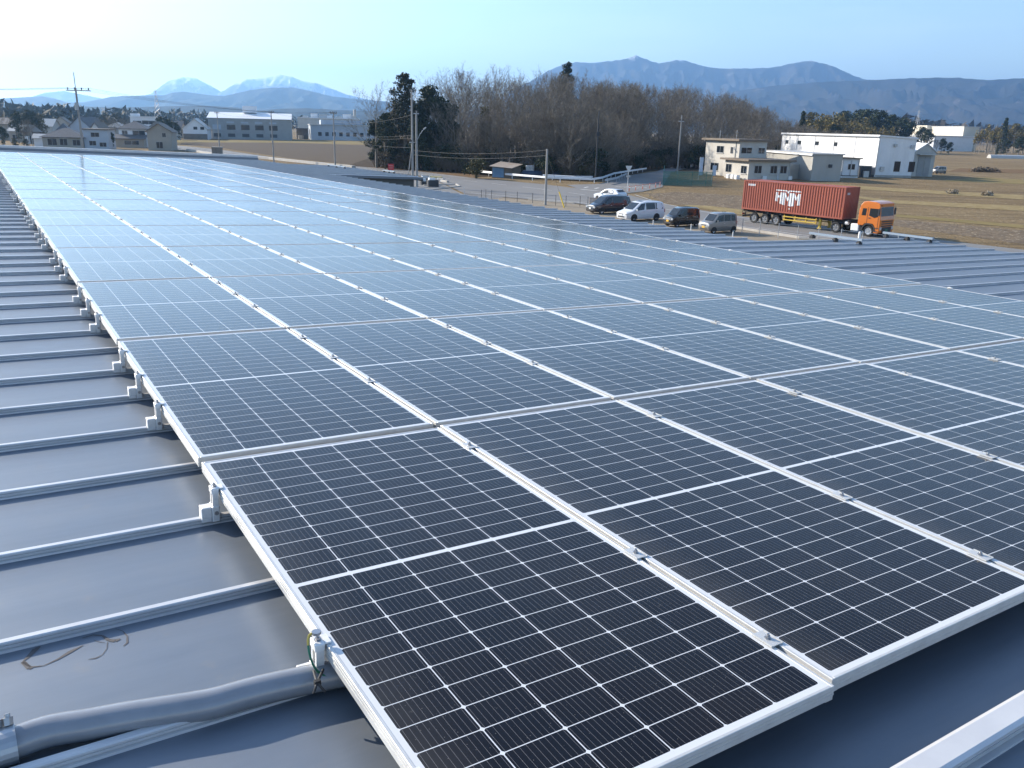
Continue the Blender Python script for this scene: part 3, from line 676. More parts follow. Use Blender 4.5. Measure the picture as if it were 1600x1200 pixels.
for x_, w_2 in ((ox + .4, 2.6), (wid - 2.0, 1.6)): f6.win('f', x_, 4.7, w_2, 1.2, at=D6 + .02)
for y_, z_, w_2, h_2, at_ in ((.6, 1.1, 1.9, 1.5, 0), (D6 - 2.4, 1.1, 2.0, 1.6, 0), (D6 + 2.2, 4.6, .9, 1.3, ox), (D6 + 5.6, 4.6, 2.6, 1.4, ox), (D6 + 7.0, .9, 3.0, 1.6, ox), (D6 + 3.0, .9, 1.2, 1.6, ox)):
    f6.win('l', y_, z_, w_2, h_2, at=at_)
f6.box('drain_pipe', ox - .12, ox, D6 + 1.2, D6 + 1.32, 0, 7.1, M['galv'])
for i, (x_, y_) in enumerate(((ox + 1, D6 + 9), (ox + 2.4, D6 + 5))): 
    b = MB(); b.tube([(x_, y_, 7.5), (x_, y_, 9.2)], .05, 6); b.tube([(x_ - .5, y_, 8.8), (x_ + .5, y_, 8.8)], .03, 5); b.build('antenna', M['galv'], f6.e)
b = MB(); b.X = Matrix.Translation((-1.2, 1.4, 0))
for q in ((0, 0), (0, 1.3), (0, 2.8)):
    b.cbox(-.4, .4, q[1], q[1] + .9, 0, .8, .06)
b.build('outdoor_unit', M['w_white'], f6.e)
# far beige plant behind the trees at the right
f7 = Bd('beige_plant', 1500, 236, radians(4), 'big beige factory block with lower white hall far off behind the trees', 'factory', ul=1440, ur=1524)
f7 = f7
sc_ = 1.0
b = MB(); 
f7.walls(16, M['w_beige'], x0=0, x1=f7.W, y0=0, y1=90); f7.flat(16, .5, .3, M['r_pale'])
f7.D = 90
b = MB(); b.box(-28, -.05, -14, 40, 0, 9.5); b.build('hall', M['w_white'], f7.e)
b = MB(); b.box(-29, .4, -14.6, 40.4, 9.502, 10.0); b.build('hall_roof', M['r_white'], f7.e)
f7.box('stair_tower', -3, -.05, 42, 60, 10, 17, M['w_beige'])
# ---- left: factories beyond the field
g1 = Bd('factory_hall', 327, 217, radians(14), 'long grey factory hall with broad white sloping roof beyond the ploughed field', 'factory', ul=314, ur=456, D=30)
g1.walls(9.4, M['w_grey']); g1.gable(9.4, 2.6, 'x', M['r_white'], M['w_cream'], ov=.4)
for i in range(5):
    x_ = g1.W * (.05 + .17 * i)
    g1.win('f', x_, 4.3, 3.8, 2.2, pane=False, m=M['w_blue'] if i == 0 else None); g1.win('f', x_ + .3, 1.1, 3.2, 1.5, pane=False, m=M['dark'])
for i in range(4): g1.win('f', g1.W * (.22 + .17 * i), 7.2, 3.4, .8, pane=False, m=M['w_blue'])
g1.box('roof_box', g1.W * .40, g1.W * .57, 12, 18, 12.3, 15.2, M['w_white'])
g2 = Bd('gabled_hall', 287, 217.5, radians(14), 'smaller white gabled hall left of the long grey factory hall', 'hall', ur=325, D=16)
g2.walls(4.6, M['w_white']); g2.gable(4.6, 4.2, 'y', M['r_pale'], M['w_white'], ov=.5)
for x_ in (g2.W * .44, g2.W * .72): g2.win('f', x_, 4.2, 1.6, 1.2, pane=False)
g2.box('skirt', .05, g2.W - .05, -.06, 0, .05, 2.4, M['w_brown'])
g3 = Bd('blue_workshop', 486, 218.5, radians(16), 'long pale blue workshop with a row of small windows beside the grove', 'workshop', ur=600, D=24)
g3.walls(7.2, M['w_blue']); g3.flat(7.2, .4, .4, M['r_pale'])
for i in range(9): g3.win('f', g3.W * (.10 + .095 * i), 2.0, 1.7, 1.9, pane=False)
g3.box('upper_storey', g3.W * .15, g3.W * .72, 6, 20, 7.62, 9.8, M['w_blue'])
g4 = Bd('open_shed', 464, 217.5, radians(16), 'dark open shed with yellowish timber inside between the two halls', 'shed', ur=482, D=10)
g4.box('wall', 0, g4.W, 6, 9, 0, 5.2, M['w_brown']); g4.flat(5.2, .3, .3, M['dark'])
for x_ in (.1, g4.W / 2, g4.W - .3): g4.box('post', x_, x_ + .25, .05, .3, 0, 5.2, M['w_brown'])
b = MB(); b.cbox(.8, g4.W * .6, 2.2, 4.6, 0, 1.8, .1); b.build('timber_stack', M['w_beige'], g4.e)
g5 = Bd('white_plant', 466, 213, radians(10), 'white flat roofed plant with rooftop pipes behind the pale blue workshop', 'factory', ur=562, D=40)
g5.walls(10.8, M['w_cream']); g5.flat(10.8, .4, .3, M['r_white'])
for i in range(7):
    b = MB(); x_ = g5.W * (.08 + .13 * i); b.box(x_, x_ + 3 + (i % 3), 4, 8, 11.2, 12.2 + (i * 7 % 4) * .5); b.build('roof_unit', M['w_white'] if i % 2 else M['galv'], g5.e)
b = MB(); b.tube([(g5.W * .93, 3, 11.2), (g5.W * .93, 3, 16.5)], .9, 10); b.build('stack', M['w_cream'], g5.e)
# ---- left: houses of the village
def house(name, u, v, ang, label, ur, D, h, wallm, roofm, kind='hip', rise=2.0, wins=(), cat='house', storeys=1, ul=None, along='x'):
    s = Bd(name, u, v, radians(ang), label, cat, ur=ur, D=D, group=None)
    s.walls(h, wallm)
    if kind == 'hip': s.hip(h, rise, roofm)
    elif kind == 'gable': s.gable(h, rise, along, roofm, wallm)
    else: s.flat(h, .3, .35, roofm)
    for fx, z_, w2, h2 in wins: s.win('f', fx * s.W, z_, w2, h2, pane=True)
    return s
M['sill'] = mat('sill_pale', (.60, .59, .57), .6)
def fit_out(bd, wins_f, wins_l, h, eave):
    for x_, z_, w_2, at_ in wins_f: bd.box('sill', x_ - .1, x_ + w_2 + .1, at_ - .16, at_, z_ - .12, z_ - .03, M['sill']); bd.box('hood', x_ - .1, x_ + w_2 + .1, at_ - .28, at_, z_ + 1.58, z_ + 1.64, M['galv'])
    for y_, z_, w_2, at_ in wins_l: bd.box('sill', at_ - .16, at_, y_ - .1, y_ + w_2 + .1, z_ - .12, z_ - .03, M['sill'])
fit_out(f6, ((1.3, 1.2, 1.7, 0), (5.0, 1.2, 1.6, 0), (7.3, 1.2, 1.6, 0)), ((.6, 1.1, 1.9, 0), (D6 + 5.6, 4.6, 2.6, ox), (D6 + 7.0, .9, 3.0, ox)), 3.5, .8)
f6.box('air_conditioner', 3.2, 4.1, -.42, -.02, .05, .75, M['white']); f6.box('air_conditioner', 9.3, 10.1, -.42, -.02, .05, .75, M['white']); f6.box('downpipe', f6.W - .12, f6.W - .02, -.12, -.01, 0, 3.5, M['galv']); f6.box('door', 6.75, 7.2, -.05, -.001, .02, 2.1, M['galv'])
f1.box('gutter', -.44, -.26, -.2, f1.D + .2, FH1 - .5, FH1 - .32, M['galv'])
for k_ in range(1, 5): f1.box('downpipe', -.12, -.01, f1.D * k_ / 5, f1.D * k_ / 5 + .12, 0, FH1 - .5, M['rail'])
f1.box('base_band', -.04, f1.W + .03, -.04, -.001, 0, .5, M['concrete']); f1.box('base_band', -.04, -.001, 0, f1.D, 0, .5, M['concrete'])
house('house', 68, 232, 12, 'low wide house with long dark tiled hip roof just behind the far roof edge', 131, 9, 3.1, M['w_tan'], M['r_dark'], 'hip', 2.4, ((.12, .9, 2.4, 1.8), (.42, .9, 2.0, 1.8), (.74, .9, 2.0, 1.6)))
house('house', 133, 233, 12, 'pale blue boxy two storey house with flat brown roof right of the crossarmed pole', 171, 8, 5.2, M['w_blue'], M['r_brown'], 'flat', 0, ((.3, 3.3, 2.2, 1.2), (.2, 1.0, 1.8, 1.3), (.62, .7, 1.8, 1.2)))
hs = house('house', 188, 230, 10, 'white two storey house with dark tiled roof and a lower porch roof', 231, 8, 5.5, M['w_white'], M['r_dark'], 'hip', 2.2, ((.12, 3.8, 1.6, 1.1), (.5, 3.7, 3.6, 1.3)))
hs.box('porch_wall', -.6, hs.W * .96, -2.6, -.02, 0, 2.6, M['w_tan'])
b = MB(); b.add([(-1.2, -3.3, 2.5), (hs.W + .4, -3.3, 2.5), (hs.W + .4, -.02, 3.6), (-1.2, -.02, 3.6)] + [(-1.2, -3.3, 2.68), (hs.W + .4, -3.3, 2.68), (hs.W + .4, -.02, 3.78), (-1.2, -.02, 3.78)], [(3, 2, 1, 0), (4, 5, 6, 7), (0, 1, 5, 4), (1, 2, 6, 5), (2, 3, 7, 6), (3, 0, 4, 7)]); b.build('porch_roof', M['r_dark'], hs.e)
hs.win('f', hs.W * .25, .8, 4.2, 1.3, at=-2.6)
house('house', 232, 235, 14, 'plain tan gabled house, its blank gable facing the field', 270, 10, 5.2, M['w_tan'], M['r_brown'], 'gable', 2.0, ((.34, .6, 1.8, 1.8), (.62, 3.6, 1.0, 1.2)), along='y')
house('house', 58, 219, 8, 'small house with pale weathered roof behind the dark hip roofed house', 84, 8, 5.0, M['w_cream'], M['r_pale'], 'gable', 2.4, ((.2, 1.2, 2, 1.4),))
house('house', 84, 217, 20, 'tan gabled house with brown roof in the middle of the village', 113, 9, 5.6, M['w_tan'], M['r_brown'], 'gable', 2.6, ((.3, 3.2, 1.8, 1.2),), along='y')
house('house', 112, 219, -12, 'blue grey house with steep sunlit roof edge left of the crossarmed pole', 142, 9, 5.2, M['w_blue'], M['r_dark'], 'gable', 3.2, ((.3, 1.4, 2.2, 1.3),), along='y')
house('house', 16, 222, 6, 'long low house with grey roof at the far left edge of the village', 40, 8, 3.6, M['w_tan'], M['r_pale'], 'gable', 1.8, ((.2, 1, 2, 1.4),))
house('house', 168, 219, 10, 'small house with pale sloping roof between the two white houses', 196, 8, 5.0, M['w_tan'], M['r_pale'], 'hip', 1.8, ((.3, 1, 2, 1.4),))
house('house', 54, 229, 16, 'tiny white garage with pale gabled roof at the village edge', 69, 5, 2.4, M['w_white'], M['r_pale'], 'gable', 1.0, (), cat='garage')
house('house', 30, 212, 5, 'far brown house with dark roof half hidden by garden trees', 56, 8, 5.5, M['w_brown'], M['r_dark'], 'hip', 2.2, ((.3, 3, 2, 1.3),))
ap = house('apartment_block', 206, 212, 8, 'white flat roofed apartment block rising behind the village houses', 246, 12, 9.0, M['w_white'], M['r_white'], 'flat', 0, ((.45, 5.6, 6, 1.8), (.1, 5.6, 4, 1.6), (.72, 5.6, 4, 1.6), (.1, 2.0, 4, 1.6), (.5, 2.0, 5, 1.6)), cat='apartment block')
ap.box('tower', -.02, 3.2, 1, 6, 9.3, 10.6, M['w_white'])
house('warehouse_hall', 174, 196, 6, 'far pale grey hall on the rise behind the village', 202, 40, 15.5, M['w_blue'], M['r_pale'], 'flat', 0, (), cat='hall')
house('house', 145, 197, 6, 'distant small white house on the rise, left of two', 150.5, 10, 15, M['w_white'], M['r_white'], 'flat', 0, ())
house('house', 162, 197, 6, 'distant small white house on the rise, right of two', 167.5, 10, 16, M['w_white'], M['r_white'], 'flat', 0, ())
house('white_house', 114, 199, 6, 'distant long white low house on the rise behind the crossarmed pole', 128, 10, 11.5, M['w_white'], M['r_pale'], 'flat', 0, ())
rv_ = random.Random(8)
kinds = (('w_tan', 'r_dark', 'gable'), ('w_brown', 'r_brown', 'hip'), ('w_cream', 'r_dark', 'hip'), ('w_white', 'r_brown', 'gable'), ('w_blue', 'r_pale', 'gable'))
more_l = [(-4, 219, 16, 'brown roofed house cut by the left picture edge'), (38, 224, 52, 'small dark roofed house left of the pale weathered roof'), (92, 223, 110, 'low brown roofed house squeezed behind the dark hip roof'), (143, 224, 160, 'cream house with dark roof between the pale blue house and the brown trees'), (70, 213, 84, 'far little house with dark roof high in the middle of the village'), (98, 210, 112, 'far white house with brown roof in the back row of the village'), (236, 224, 252, 'blue grey house with pale roof behind the tan gabled house'), (254, 218, 268, 'far tan house with dark roof behind the gabled hall'), (120, 209, 134, 'far brown house with brown roof right of the white back row house'), (2, 210, 20, 'far cream house with dark roof in the back row at the left'), (272, 216, 284, 'little white house with brown roof left of the gabled hall'), (184, 213, 202, 'far blue grey house with pale roof under the brown trees')]
for i, (u_, v_, ur_, lb_) in enumerate(more_l):
    wm, rm, kd = kinds[i % 5]
    hh = house('house', u_, v_, rv_.uniform(-10, 22), lb_, ur_, 8, rv_.uniform(3.4, 5.6), M[wm], M[rm], kd, rv_.uniform(1.8, 2.8), ((.2, 1.1, 1.8, 1.3), (.62, 1.1, 1.6, 1.3)), along='y' if i % 2 else 'x')
    hh.box('porch', hh.W * .3, hh.W * .7, -1.4, -.02, 0, 2.2, M[kinds[(i + 2) % 5][0]])
# blue tarpaulin shed at the grove edge
f8 = Bd('tarp_shed', 768, 277.5, radians(-24), 'low shed with rusty sloping roof and blue sheeted wall at the grove edge', 'shed', W=3.9, D=4)
M['tarp'] = mat('blue_sheet', (0.10, 0.22, 0.38), 0.5, c2=(0.16, 0.28, 0.42), scale=1.5)
f8.walls(1.9, M['w_brown'], y0=.1); f8.box('sheet', .2, 2.4, -.05, .09, .1, 1.8, M['tarp'])
b = MB(); b.add([(-.3, -.5, 1.95), (4.2, -.5, 1.75), (4.2, 4.3, 2.3), (-.3, 4.3, 2.6)] + [(-.3, -.5, 2.03), (4.2, -.5, 1.83), (4.2, 4.3, 2.38), (-.3, 4.3, 2.68)], [(3, 2, 1, 0), (4, 5, 6, 7), (0, 1, 5, 4), (1, 2, 6, 5), (2, 3, 7, 6), (3, 0, 4, 7)]); b.build('roof', mat('rusty_sheet', (0.34, 0.26, 0.20), .6, c2=(0.42, 0.38, 0.33), scale=1), f8.e)
f9 = Bd('tarp_heap', 812, 278, radians(-4), 'long heap under dark blue sheeting behind the white guardrail', 'covered heap', W=9, D=3)
b = MB(); b.cbox(0, 9, 0, 3, 0, 1.3, .5); b.build('sheet', mat('navy_sheet', (0.03, 0.05, 0.10), .5, c2=(0.045, 0.07, 0.12), scale=1), f9.e)
b = MB(); b.cbox(1.0, 2.6, .5, 2.2, 1.302, 2.2, .1); b.build('crate', M['galv'], f9.e)
# ================================================================== vehicles
def paint(name, c, rough=0.32, metal=0.0): return mat(name, c, rough, metal, coat=0.8)
M['lamp'] = mat('lamp_glass', (0.62, 0.64, 0.66), 0.12, 0.3, spec=0.8)
M['tail'] = mat('tail_red', (0.32, 0.02, 0.015), 0.25)
M['plate_w'] = mat('plate_white', (0.75, 0.75, 0.73), 0.5); M['plate_y'] = mat('plate_yellow', (0.75, 0.42, 0.04), 0.5)
def wheel(parent, x, y, r, wd, side, rimm=None, dark_rim=False, name='wheel'):
    """side = +1 or -1: which way the outer face looks"""
    e = bpy.data.objects.new(name, None); COL.objects.link(e); e.parent = parent; e.empty_display_size = .1; e.location = (x, y, r)
    b = MB(); b.disc_y(0, 0, [(-wd / 2, r * .72), (-wd / 2, r * .93), (-wd * .36, r), (wd * .36, r), (wd / 2, r * .93), (wd / 2, r * .70), (wd * .40, r * .62), (-wd * .40, r * .62), (-wd / 2, r * .72)], 22, cap=False)
    b.build('tyre', M['black'], e, smooth=False)
    b = MB(); o_ = side * wd * .36
    b.disc_y(0, 0, [(o_ - side * .03, r * .66), (o_, r * .64), (o_ - side * .02, r * .2), (o_ + side * .02, r * .18), (o_ + side * .025, .01)] if side > 0 else [(o_ + .025 * side, .01), (o_ + side * .02, r * .18), (o_ - side * .02, r * .2), (o_, r * .64), (o_ - side * .03, r * .66)], 20)
    b.build('rim', rimm or (M['dark'] if dark_rim else M['chrome']), e)
    b = MB()
    for k in range(5):
        a = 2 * pi * k / 5; b.X = Matrix.Rotation(a, 4, 'Y'); b.box(-.03, .03, min(o_, o_ + side * .012), max(o_, o_ + side * .012), r * .22, r * .58)
    b.build('spokes', M['galv'] if not dark_rim else M['chrome'], e)
    return e
def car(label, pos, heading, L, st, body_m, wr, wx, plate='w', cat='car', ws=(2, 3), rear=None, side=(), sunroof=None, name='parked_car', group='cars in and by the car park', rim_dark=False, trim=None, light_h=None):
    """st: stations from the front bumper back: (x, half width, underside, beltline, top, half width of the top)"""
    e = empty(name, (pos.x, pos.y, .05), atan2(-heading[1], -heading[0]), label, cat, group)
    st = [(x - L / 2, *r_) for x, *r_ in st]
    b = MB(); n = 12
    for x, wd, zb, be, tp, wt in st:
        half = [(wd * .90, zb), (wd, zb + .16), (wd * 1.0, (zb + be) * .5 + .1), (wd * .985, be), (wt + .012, tp - .075), (wt * .80, tp)]
        ring = half + [(-y, z) for y, z in reversed(half)]
        b.v += [(x, y, z) for y, z in ring]
    for i in range(len(st) - 1):
        for k in range(n):
            b.f.append((i * n + k, i * n + (k + 1) % n, (i + 1) * n + (k + 1) % n, (i + 1) * n + k)); b.m.append(0)
    b.f += [tuple(range(n - 1, -1, -1)), tuple(range((len(st) - 1) * n, len(st) * n))]; b.m += [0, 0]
    me = b.mesh('body', body_m); body = put('body', me, e)
    me.polygons.foreach_set('use_smooth', [True] * len(me.polygons))
    try: me.set_sharp_from_angle(angle=radians(32))
    except Exception: pass
    def ip(x):
        for i in range(len(st) - 1):
            if st[i][0] <= x <= st[i + 1][0]:
                q = (x - st[i][0]) / max(1e-6, st[i + 1][0] - st[i][0]); return [a + (c - a) * q for a, c in zip(st[i], st[i + 1])]
        return list(st[-1])
    def sp(x, t, s, off=.008):
        _, wd, zb, be, tp, wt = ip(x)
        return (x, s * ((wd * .985) + (wt + .012 - wd * .985) * t + off), be + (tp - .075 - be) * t)
    for s in (1, -1):
        for xa0, xa1, xb1, xb0 in side:
            xs = [q - L / 2 for q in (xa0, xa1, xb1, xb0)]
            b = MB(); q = [sp(xs[0], .06, s), sp(xs[3], .06, s), sp(xs[2], .90, s), sp(xs[1], .90, s)]
            b.quad(*(q if s < 0 else q[::-1])); b.build('side_window', M['glass'], e)
    def cross(i, j, t0, t1, name, m, shrink=.9, off=.012):
        a, c = st[i], st[j]; P = []
        for q in (t0, t1):
            x = a[0] + (c[0] - a[0]) * q; z = a[4] + (c[4] - a[4]) * q; y = (a[5] + (c[5] - a[5]) * q) * .80 * shrink + .06
            P.append((x, y, z))
        d = Vector((c[0] - a[0], 0, c[4] - a[4])).normalized(); nn = Vector((-d.z, 0, d.x)) * off
        b = MB(); b.quad(*[Vector(p) + nn for p in ((P[0][0], -P[0][1], P[0][2]), (P[0][0], P[0][1], P[0][2]), (P[1][0], P[1][1], P[1][2]), (P[1][0], -P[1][1], P[1][2]))])
        return b.build(name, m, e)
    cross(ws[0], ws[1], .06, .93, 'windshield', M['glass'])
    if rear: cross(rear[0], rear[1], .08, .80, 'rear_window', M['glass'])
    if sunroof: cross(sunroof[0], sunroof[1], sunroof[2], sunroof[3], 'sunroof', M['glass'], .62)
    w0 = st[1][1]; xf = st[0][0]; lh = light_h or st[1][3] - .02
    for s in (1, -1):
        b = MB(); y0, y1 = sorted((s * w0 * .62, s * w0 * .99)); b.cbox(xf + .0, xf + .22, y0, y1, lh - .12, lh + .03, .02); b.build('headlight', M['lamp'], e)
        xr = st[-1][0]; y0, y1 = sorted((s * (st[-1][1] * .80), s * (st[-1][1] + .015))); b = MB(); b.cbox(xr - .10, xr + .02, y0, y1, st[-1][3] - .28, st[-1][3] + .05, .02); b.build('tail_light', M['tail'], e)
        xm = st[ws[0]][0] + .32; y0, y1 = sorted((s * (ip(xm)[1] + .02), s * (ip(xm)[1] + .20))); b = MB(); b.cbox(xm, xm + .10, y0, y1, ip(xm)[3] + .02, ip(xm)[3] + .19, .03); b.build('mirror', body_m, e)
        for x in wx:
            b = MB(); xx = x - L / 2; yo = ip(xx)[1]; pr = [(xx + (wr + .055) * cos(a), wr + (wr + .055) * sin(a)) for a in [pi * k / 10 - .18 for k in range(0, 11)] + [pi + .18]]
            y0, y1 = sorted((s * (yo - .06), s * (yo + .012))); b.ext_y(pr, y0, y1); b.build('wheel_arch', M['black'], e)
            wheel(e, xx, s * (yo - .085), wr, .20, s, dark_rim=rim_dark)
    b = MB(); b.box(xf - .006, xf + .05, -w0 * .45, w0 * .45, lh - .10, lh - .01); b.build('grille', trim or M['dark'], e)
    b = MB(); b.box(xf - .012, xf + .05, -w0 * .62, w0 * .62, st[0][2] + .02, st[0][2] + .16); b.build('bumper_intake', M['dark'], e)
    b = MB(); b.box(xf - .03, xf - .012, -.17, .17, st[0][2] + .17, st[0][2] + .34); b.build('number_plate', M['plate_' + plate], e)
    b = MB(); b.box(st[-1][0] + .012, st[-1][0] + .03, -.17, .17, st[-1][2] + .30, st[-1][2] + .46); b.build('number_plate', M['plate_' + plate], e)
    for s in (1, -1):                            # door shut lines, handles
        for x in (side[0][0] + .25, (side[0][3] + side[-1][0]) / 2 if len(side) > 1 else side[0][3]):
            xx = x + .75 - L / 2; yo = ip(xx)[1]; y0, y1 = sorted((s * (yo - .01), s * (yo + .022))); b = MB(); b.box(xx, xx + .16, y0, y1, ip(xx)[3] - .17, ip(xx)[3] - .13); b.build('door_handle', M['chrome'], e)
    return e
MINI = [(0.0, .70, .34, .66, .76, .62), (.07, .84, .24, .78, .90, .74), (.80, .91, .20, .98, 1.08, .84), (1.78, .92, .20, 1.06, 1.80, .72), (2.5, .925, .20, 1.08, 1.93, .74), (4.2, .925, .20, 1.12, 1.90, .74), (4.70, .90, .24, 1.12, 1.78, .70), (4.88, .87, .34, 1.10, 1.20, .80)]
KEI = [(0.0, .60, .32, .68, .78, .52), (.06, .70, .22, .82, .94, .60), (.52, .735, .20, .98, 1.06, .68), (1.10, .738, .19, 1.02, 1.70, .62), (1.6, .738, .19, 1.03, 1.80, .64), (3.05, .738, .19, 1.05, 1.78, .64), (3.32, .72, .22, 1.05, 1.68, .62), (3.395, .70, .32, 1.03, 1.12, .66)]
SUV = [(0.0, .68, .36, .68, .80, .58), (.10, .82, .26, .84, .94, .70), (1.05, .90, .24, .98, 1.08, .80), (1.90, .905, .24, 1.02, 1.58, .66), (2.5, .905, .24, 1.04, 1.66, .68), (3.7, .90, .24, 1.08, 1.62, .66), (4.30, .87, .28, 1.08, 1.25, .70), (4.42, .84, .40, 1.00, 1.10, .74)]
PK = Vector((-.86, -.51))
SIDE_MINI = ((1.05, 1.85, 2.35, 2.15), (2.42, 2.42, 3.55, 3.60), (3.66, 3.62, 4.45, 4.62))
SIDE_KEI = ((.72, 1.14, 1.72, 1.72), (1.78, 1.78, 2.55, 2.55), (2.62, 2.62, 3.10, 3.18))
SIDE_SUV = ((1.28, 1.95, 2.62, 2.62), (2.70, 2.70, 3.45, 3.60))
dark_p = paint('paint_navy', (0.012, 0.014, 0.022), .25); white_p = paint('paint_white', (0.75, 0.76, 0.78), .3); black_p = paint('paint_black', (0.012, 0.012, 0.013), .22); silver_p = paint('paint_silver', (0.25, 0.235, 0.225), .35, .45)
car('dark navy minivan parked nose out, first in the row of four', G(950, 333.5), PK, 4.88, MINI, dark_p, .34, (.95, 3.75), side=SIDE_MINI, rear=(6, 7), name='parked_car', cat='minivan')
car('white minivan with dark sunroof and black windows, parked second in the row', G(1000, 344.5), PK, 4.88, MINI, white_p, .34, (.95, 3.80), side=SIDE_MINI, rear=(6, 7), sunroof=(3, 4, .35, .95), name='parked_car', cat='minivan', rim_dark=True)
car('black boxy kei van with yellow number plate, parked third in the row', G(1063.5, 354), PK, 3.395, KEI, black_p, .28, (.62, 3.02), 'y', side=SIDE_KEI, rear=(6, 7), name='parked_car', cat='kei van', trim=M['chrome'])
car('silver boxy kei van with yellow number plate, parked last in the row', G(1120, 364), PK, 3.395, KEI, silver_p, .28, (.62, 3.02), 'y', side=SIDE_KEI, rear=(6, 7), name='parked_car', cat='kei van')
car('white hatchback driving on the road behind the dark minivan', G(953, 316), Vector((-.62, .78)), 4.42, SUV, white_p, .33, (.85, 3.55), side=SIDE_SUV, rear=(5, 6), name='driving_car', cat='car')
car('small pale van standing on the field beside the gabled annex', G(1466, 271.5), Vector((-.95, -.3)), 3.395, KEI, silver_p, .28, (.62, 3.02), 'w', side=SIDE_KEI, rear=(6, 7), name='parked_van', cat='van')
# ---- container lorry: tractor, trailer, container
DZ = 1.32
Pr, Pf = G(1158.5, 326, DZ), G(1315.5, 343, DZ)
HD = (Pf - Pr).to_2d().normalized(); hang = atan2(HD.y, HD.x)
NRM = Vector((HD.y, -HD.x))                     # towards the viewer's side
org = Vector((Pr.x, Pr.y)) - NRM * 1.219        # rear centre on the ground plan
CW, CL, CH = 2.438, (Pf - Pr).length, 2.9
print('container length', CL)
RZ = 0.05
M['corten'] = mat('container_red', (0.36, 0.090, 0.050), 0.55, c2=(0.29, 0.070, 0.041), scale=1.2, stretch=(1, 1, .3))
M['cwhite'] = mat('container_marks', (0.80, 0.80, 0.78), 0.5)
M['cyel'] = mat('hazard_orange', (0.85, 0.38, 0.03), 0.5)
ce = empty('shipping_container', (org.x, org.y, RZ + DZ - .05), hang, 'brick red corrugated shipping container with a big white logo on its side', 'container')
PIT = 0.278; DEP = .045
def corr(x):
    q = (x / PIT) % 1.0
    if q < .30: return 0.0
    if q < .5: return (q - .30) / .2 * DEP
    if q < .80: return DEP
    return (1 - q) / .2 * DEP
brk = []; k = 0
while k * PIT < CL - .3:
    for q in (0, .30, .5, .80):
        x = (k + q) * PIT
        if .12 <= x <= CL - .12: brk.append(x)
    k += 1
brk = [.12] + brk + [CL - .12]
b = MB()
for s in (-1, 1):                               # corrugated sides
    for i in range(len(brk) - 1):
        xa, xb = brk[i], brk[i + 1]; ya, yb = s * (CW / 2 - .012 - corr(xa + 1e-6)), s * (CW / 2 - .012 - corr(xb - 1e-6))
        p = [(xa, ya, .15), (xb, yb, .15), (xb, yb, CH - .1), (xa, ya, CH - .1)]
        b.quad(*(p if s < 0 else p[::-1]))
ey = [CW / 2 * q for q in [-.95 + .1 * k for k in range(20)]]
for i in range(19):                             # corrugated front end
    d0, d1 = (.05 if i % 2 else .012), (.05 if (i + 1) % 2 else .012)
    b.quad((CL - d0, ey[i], .15), (CL - d1, ey[i + 1], .15), (CL - d1, ey[i + 1], CH - .1), (CL - d0, ey[i], CH - .1))
b.box(.05, CL - .05, -CW / 2 + .06, CW / 2 - .06, CH - .11, CH - .04)
b.build('corrugated_wall', M['corten'], ce)
b = MB()
for x in (0, CL - .16):
    for s in (-1, 1):
        y0, y1 = sorted((s * CW / 2, s * (CW / 2 - .14))); b.box(x, x + .16, y0, y1, 0, CH)
for s in (-1, 1):
    y0, y1 = sorted((s * CW / 2, s * (CW / 2 - .1))); b.box(.16, CL - .16, y0, y1, 0, .155); b.box(.16, CL - .16, y0, y1, CH - .10, CH - .003)
for x in (0.01, CL - .11): b.box(x, x + .1, -CW / 2 + .14, CW / 2 - .14, CH - .12, CH - .002); b.box(x, x + .1, -CW / 2 + .14, CW / 2 - .14, 0, .16)
b.build('frame', M['corten'], ce)
b = MB(); b.box(.0, .05, -CW / 2 + .15, -.01, .17, CH - .13); b.box(.0, .05, .01, CW / 2 - .15, .17, CH - .13); b.build('door', M['corten'], ce)
b = MB()
for y in (-.85, -.35, .35, .85): b.tube([(-.03, y, .2), (-.03, y, CH - .15)], .02, 6)
b.build('lock_rod', M['galv'], ce)
def clip(poly, x0, x1):
    def cut(P, k, keep):
        out = []
        for i in range(len(P)):
            a, c = P[i - 1], P[i]; ia, ic = keep(a[0]), keep(c[0])
            if ia != ic: q = (k - a[0]) / (c[0] - a[0]); out.append((k, a[1] + (c[1] - a[1]) * q))
            if ic: out.append(c)
        return out
    P = cut(poly, x0, lambda x: x >= x0)
    return cut(P, x1, lambda x: x <= x1) if P else P
def marks(name, polys, m, parent=ce):
    b = MB()
    for poly in polys:
        for i in range(len(brk) - 1):
            xa, xb = brk[i], brk[i + 1]; P = clip(poly, xa, xb)
            if len(P) < 3: continue
            ya, yb = corr(xa + 1e-6), corr(xb - 1e-6)
            pts = [(x, -(CW / 2 - .012 - (ya + (yb - ya) * (x - xa) / (xb - xa))) - .006, z) for x, z in P]
            b.add(pts, [tuple(range(len(pts)))])
    me = b.mesh(name, m)
    o = put(name, me, parent); return o
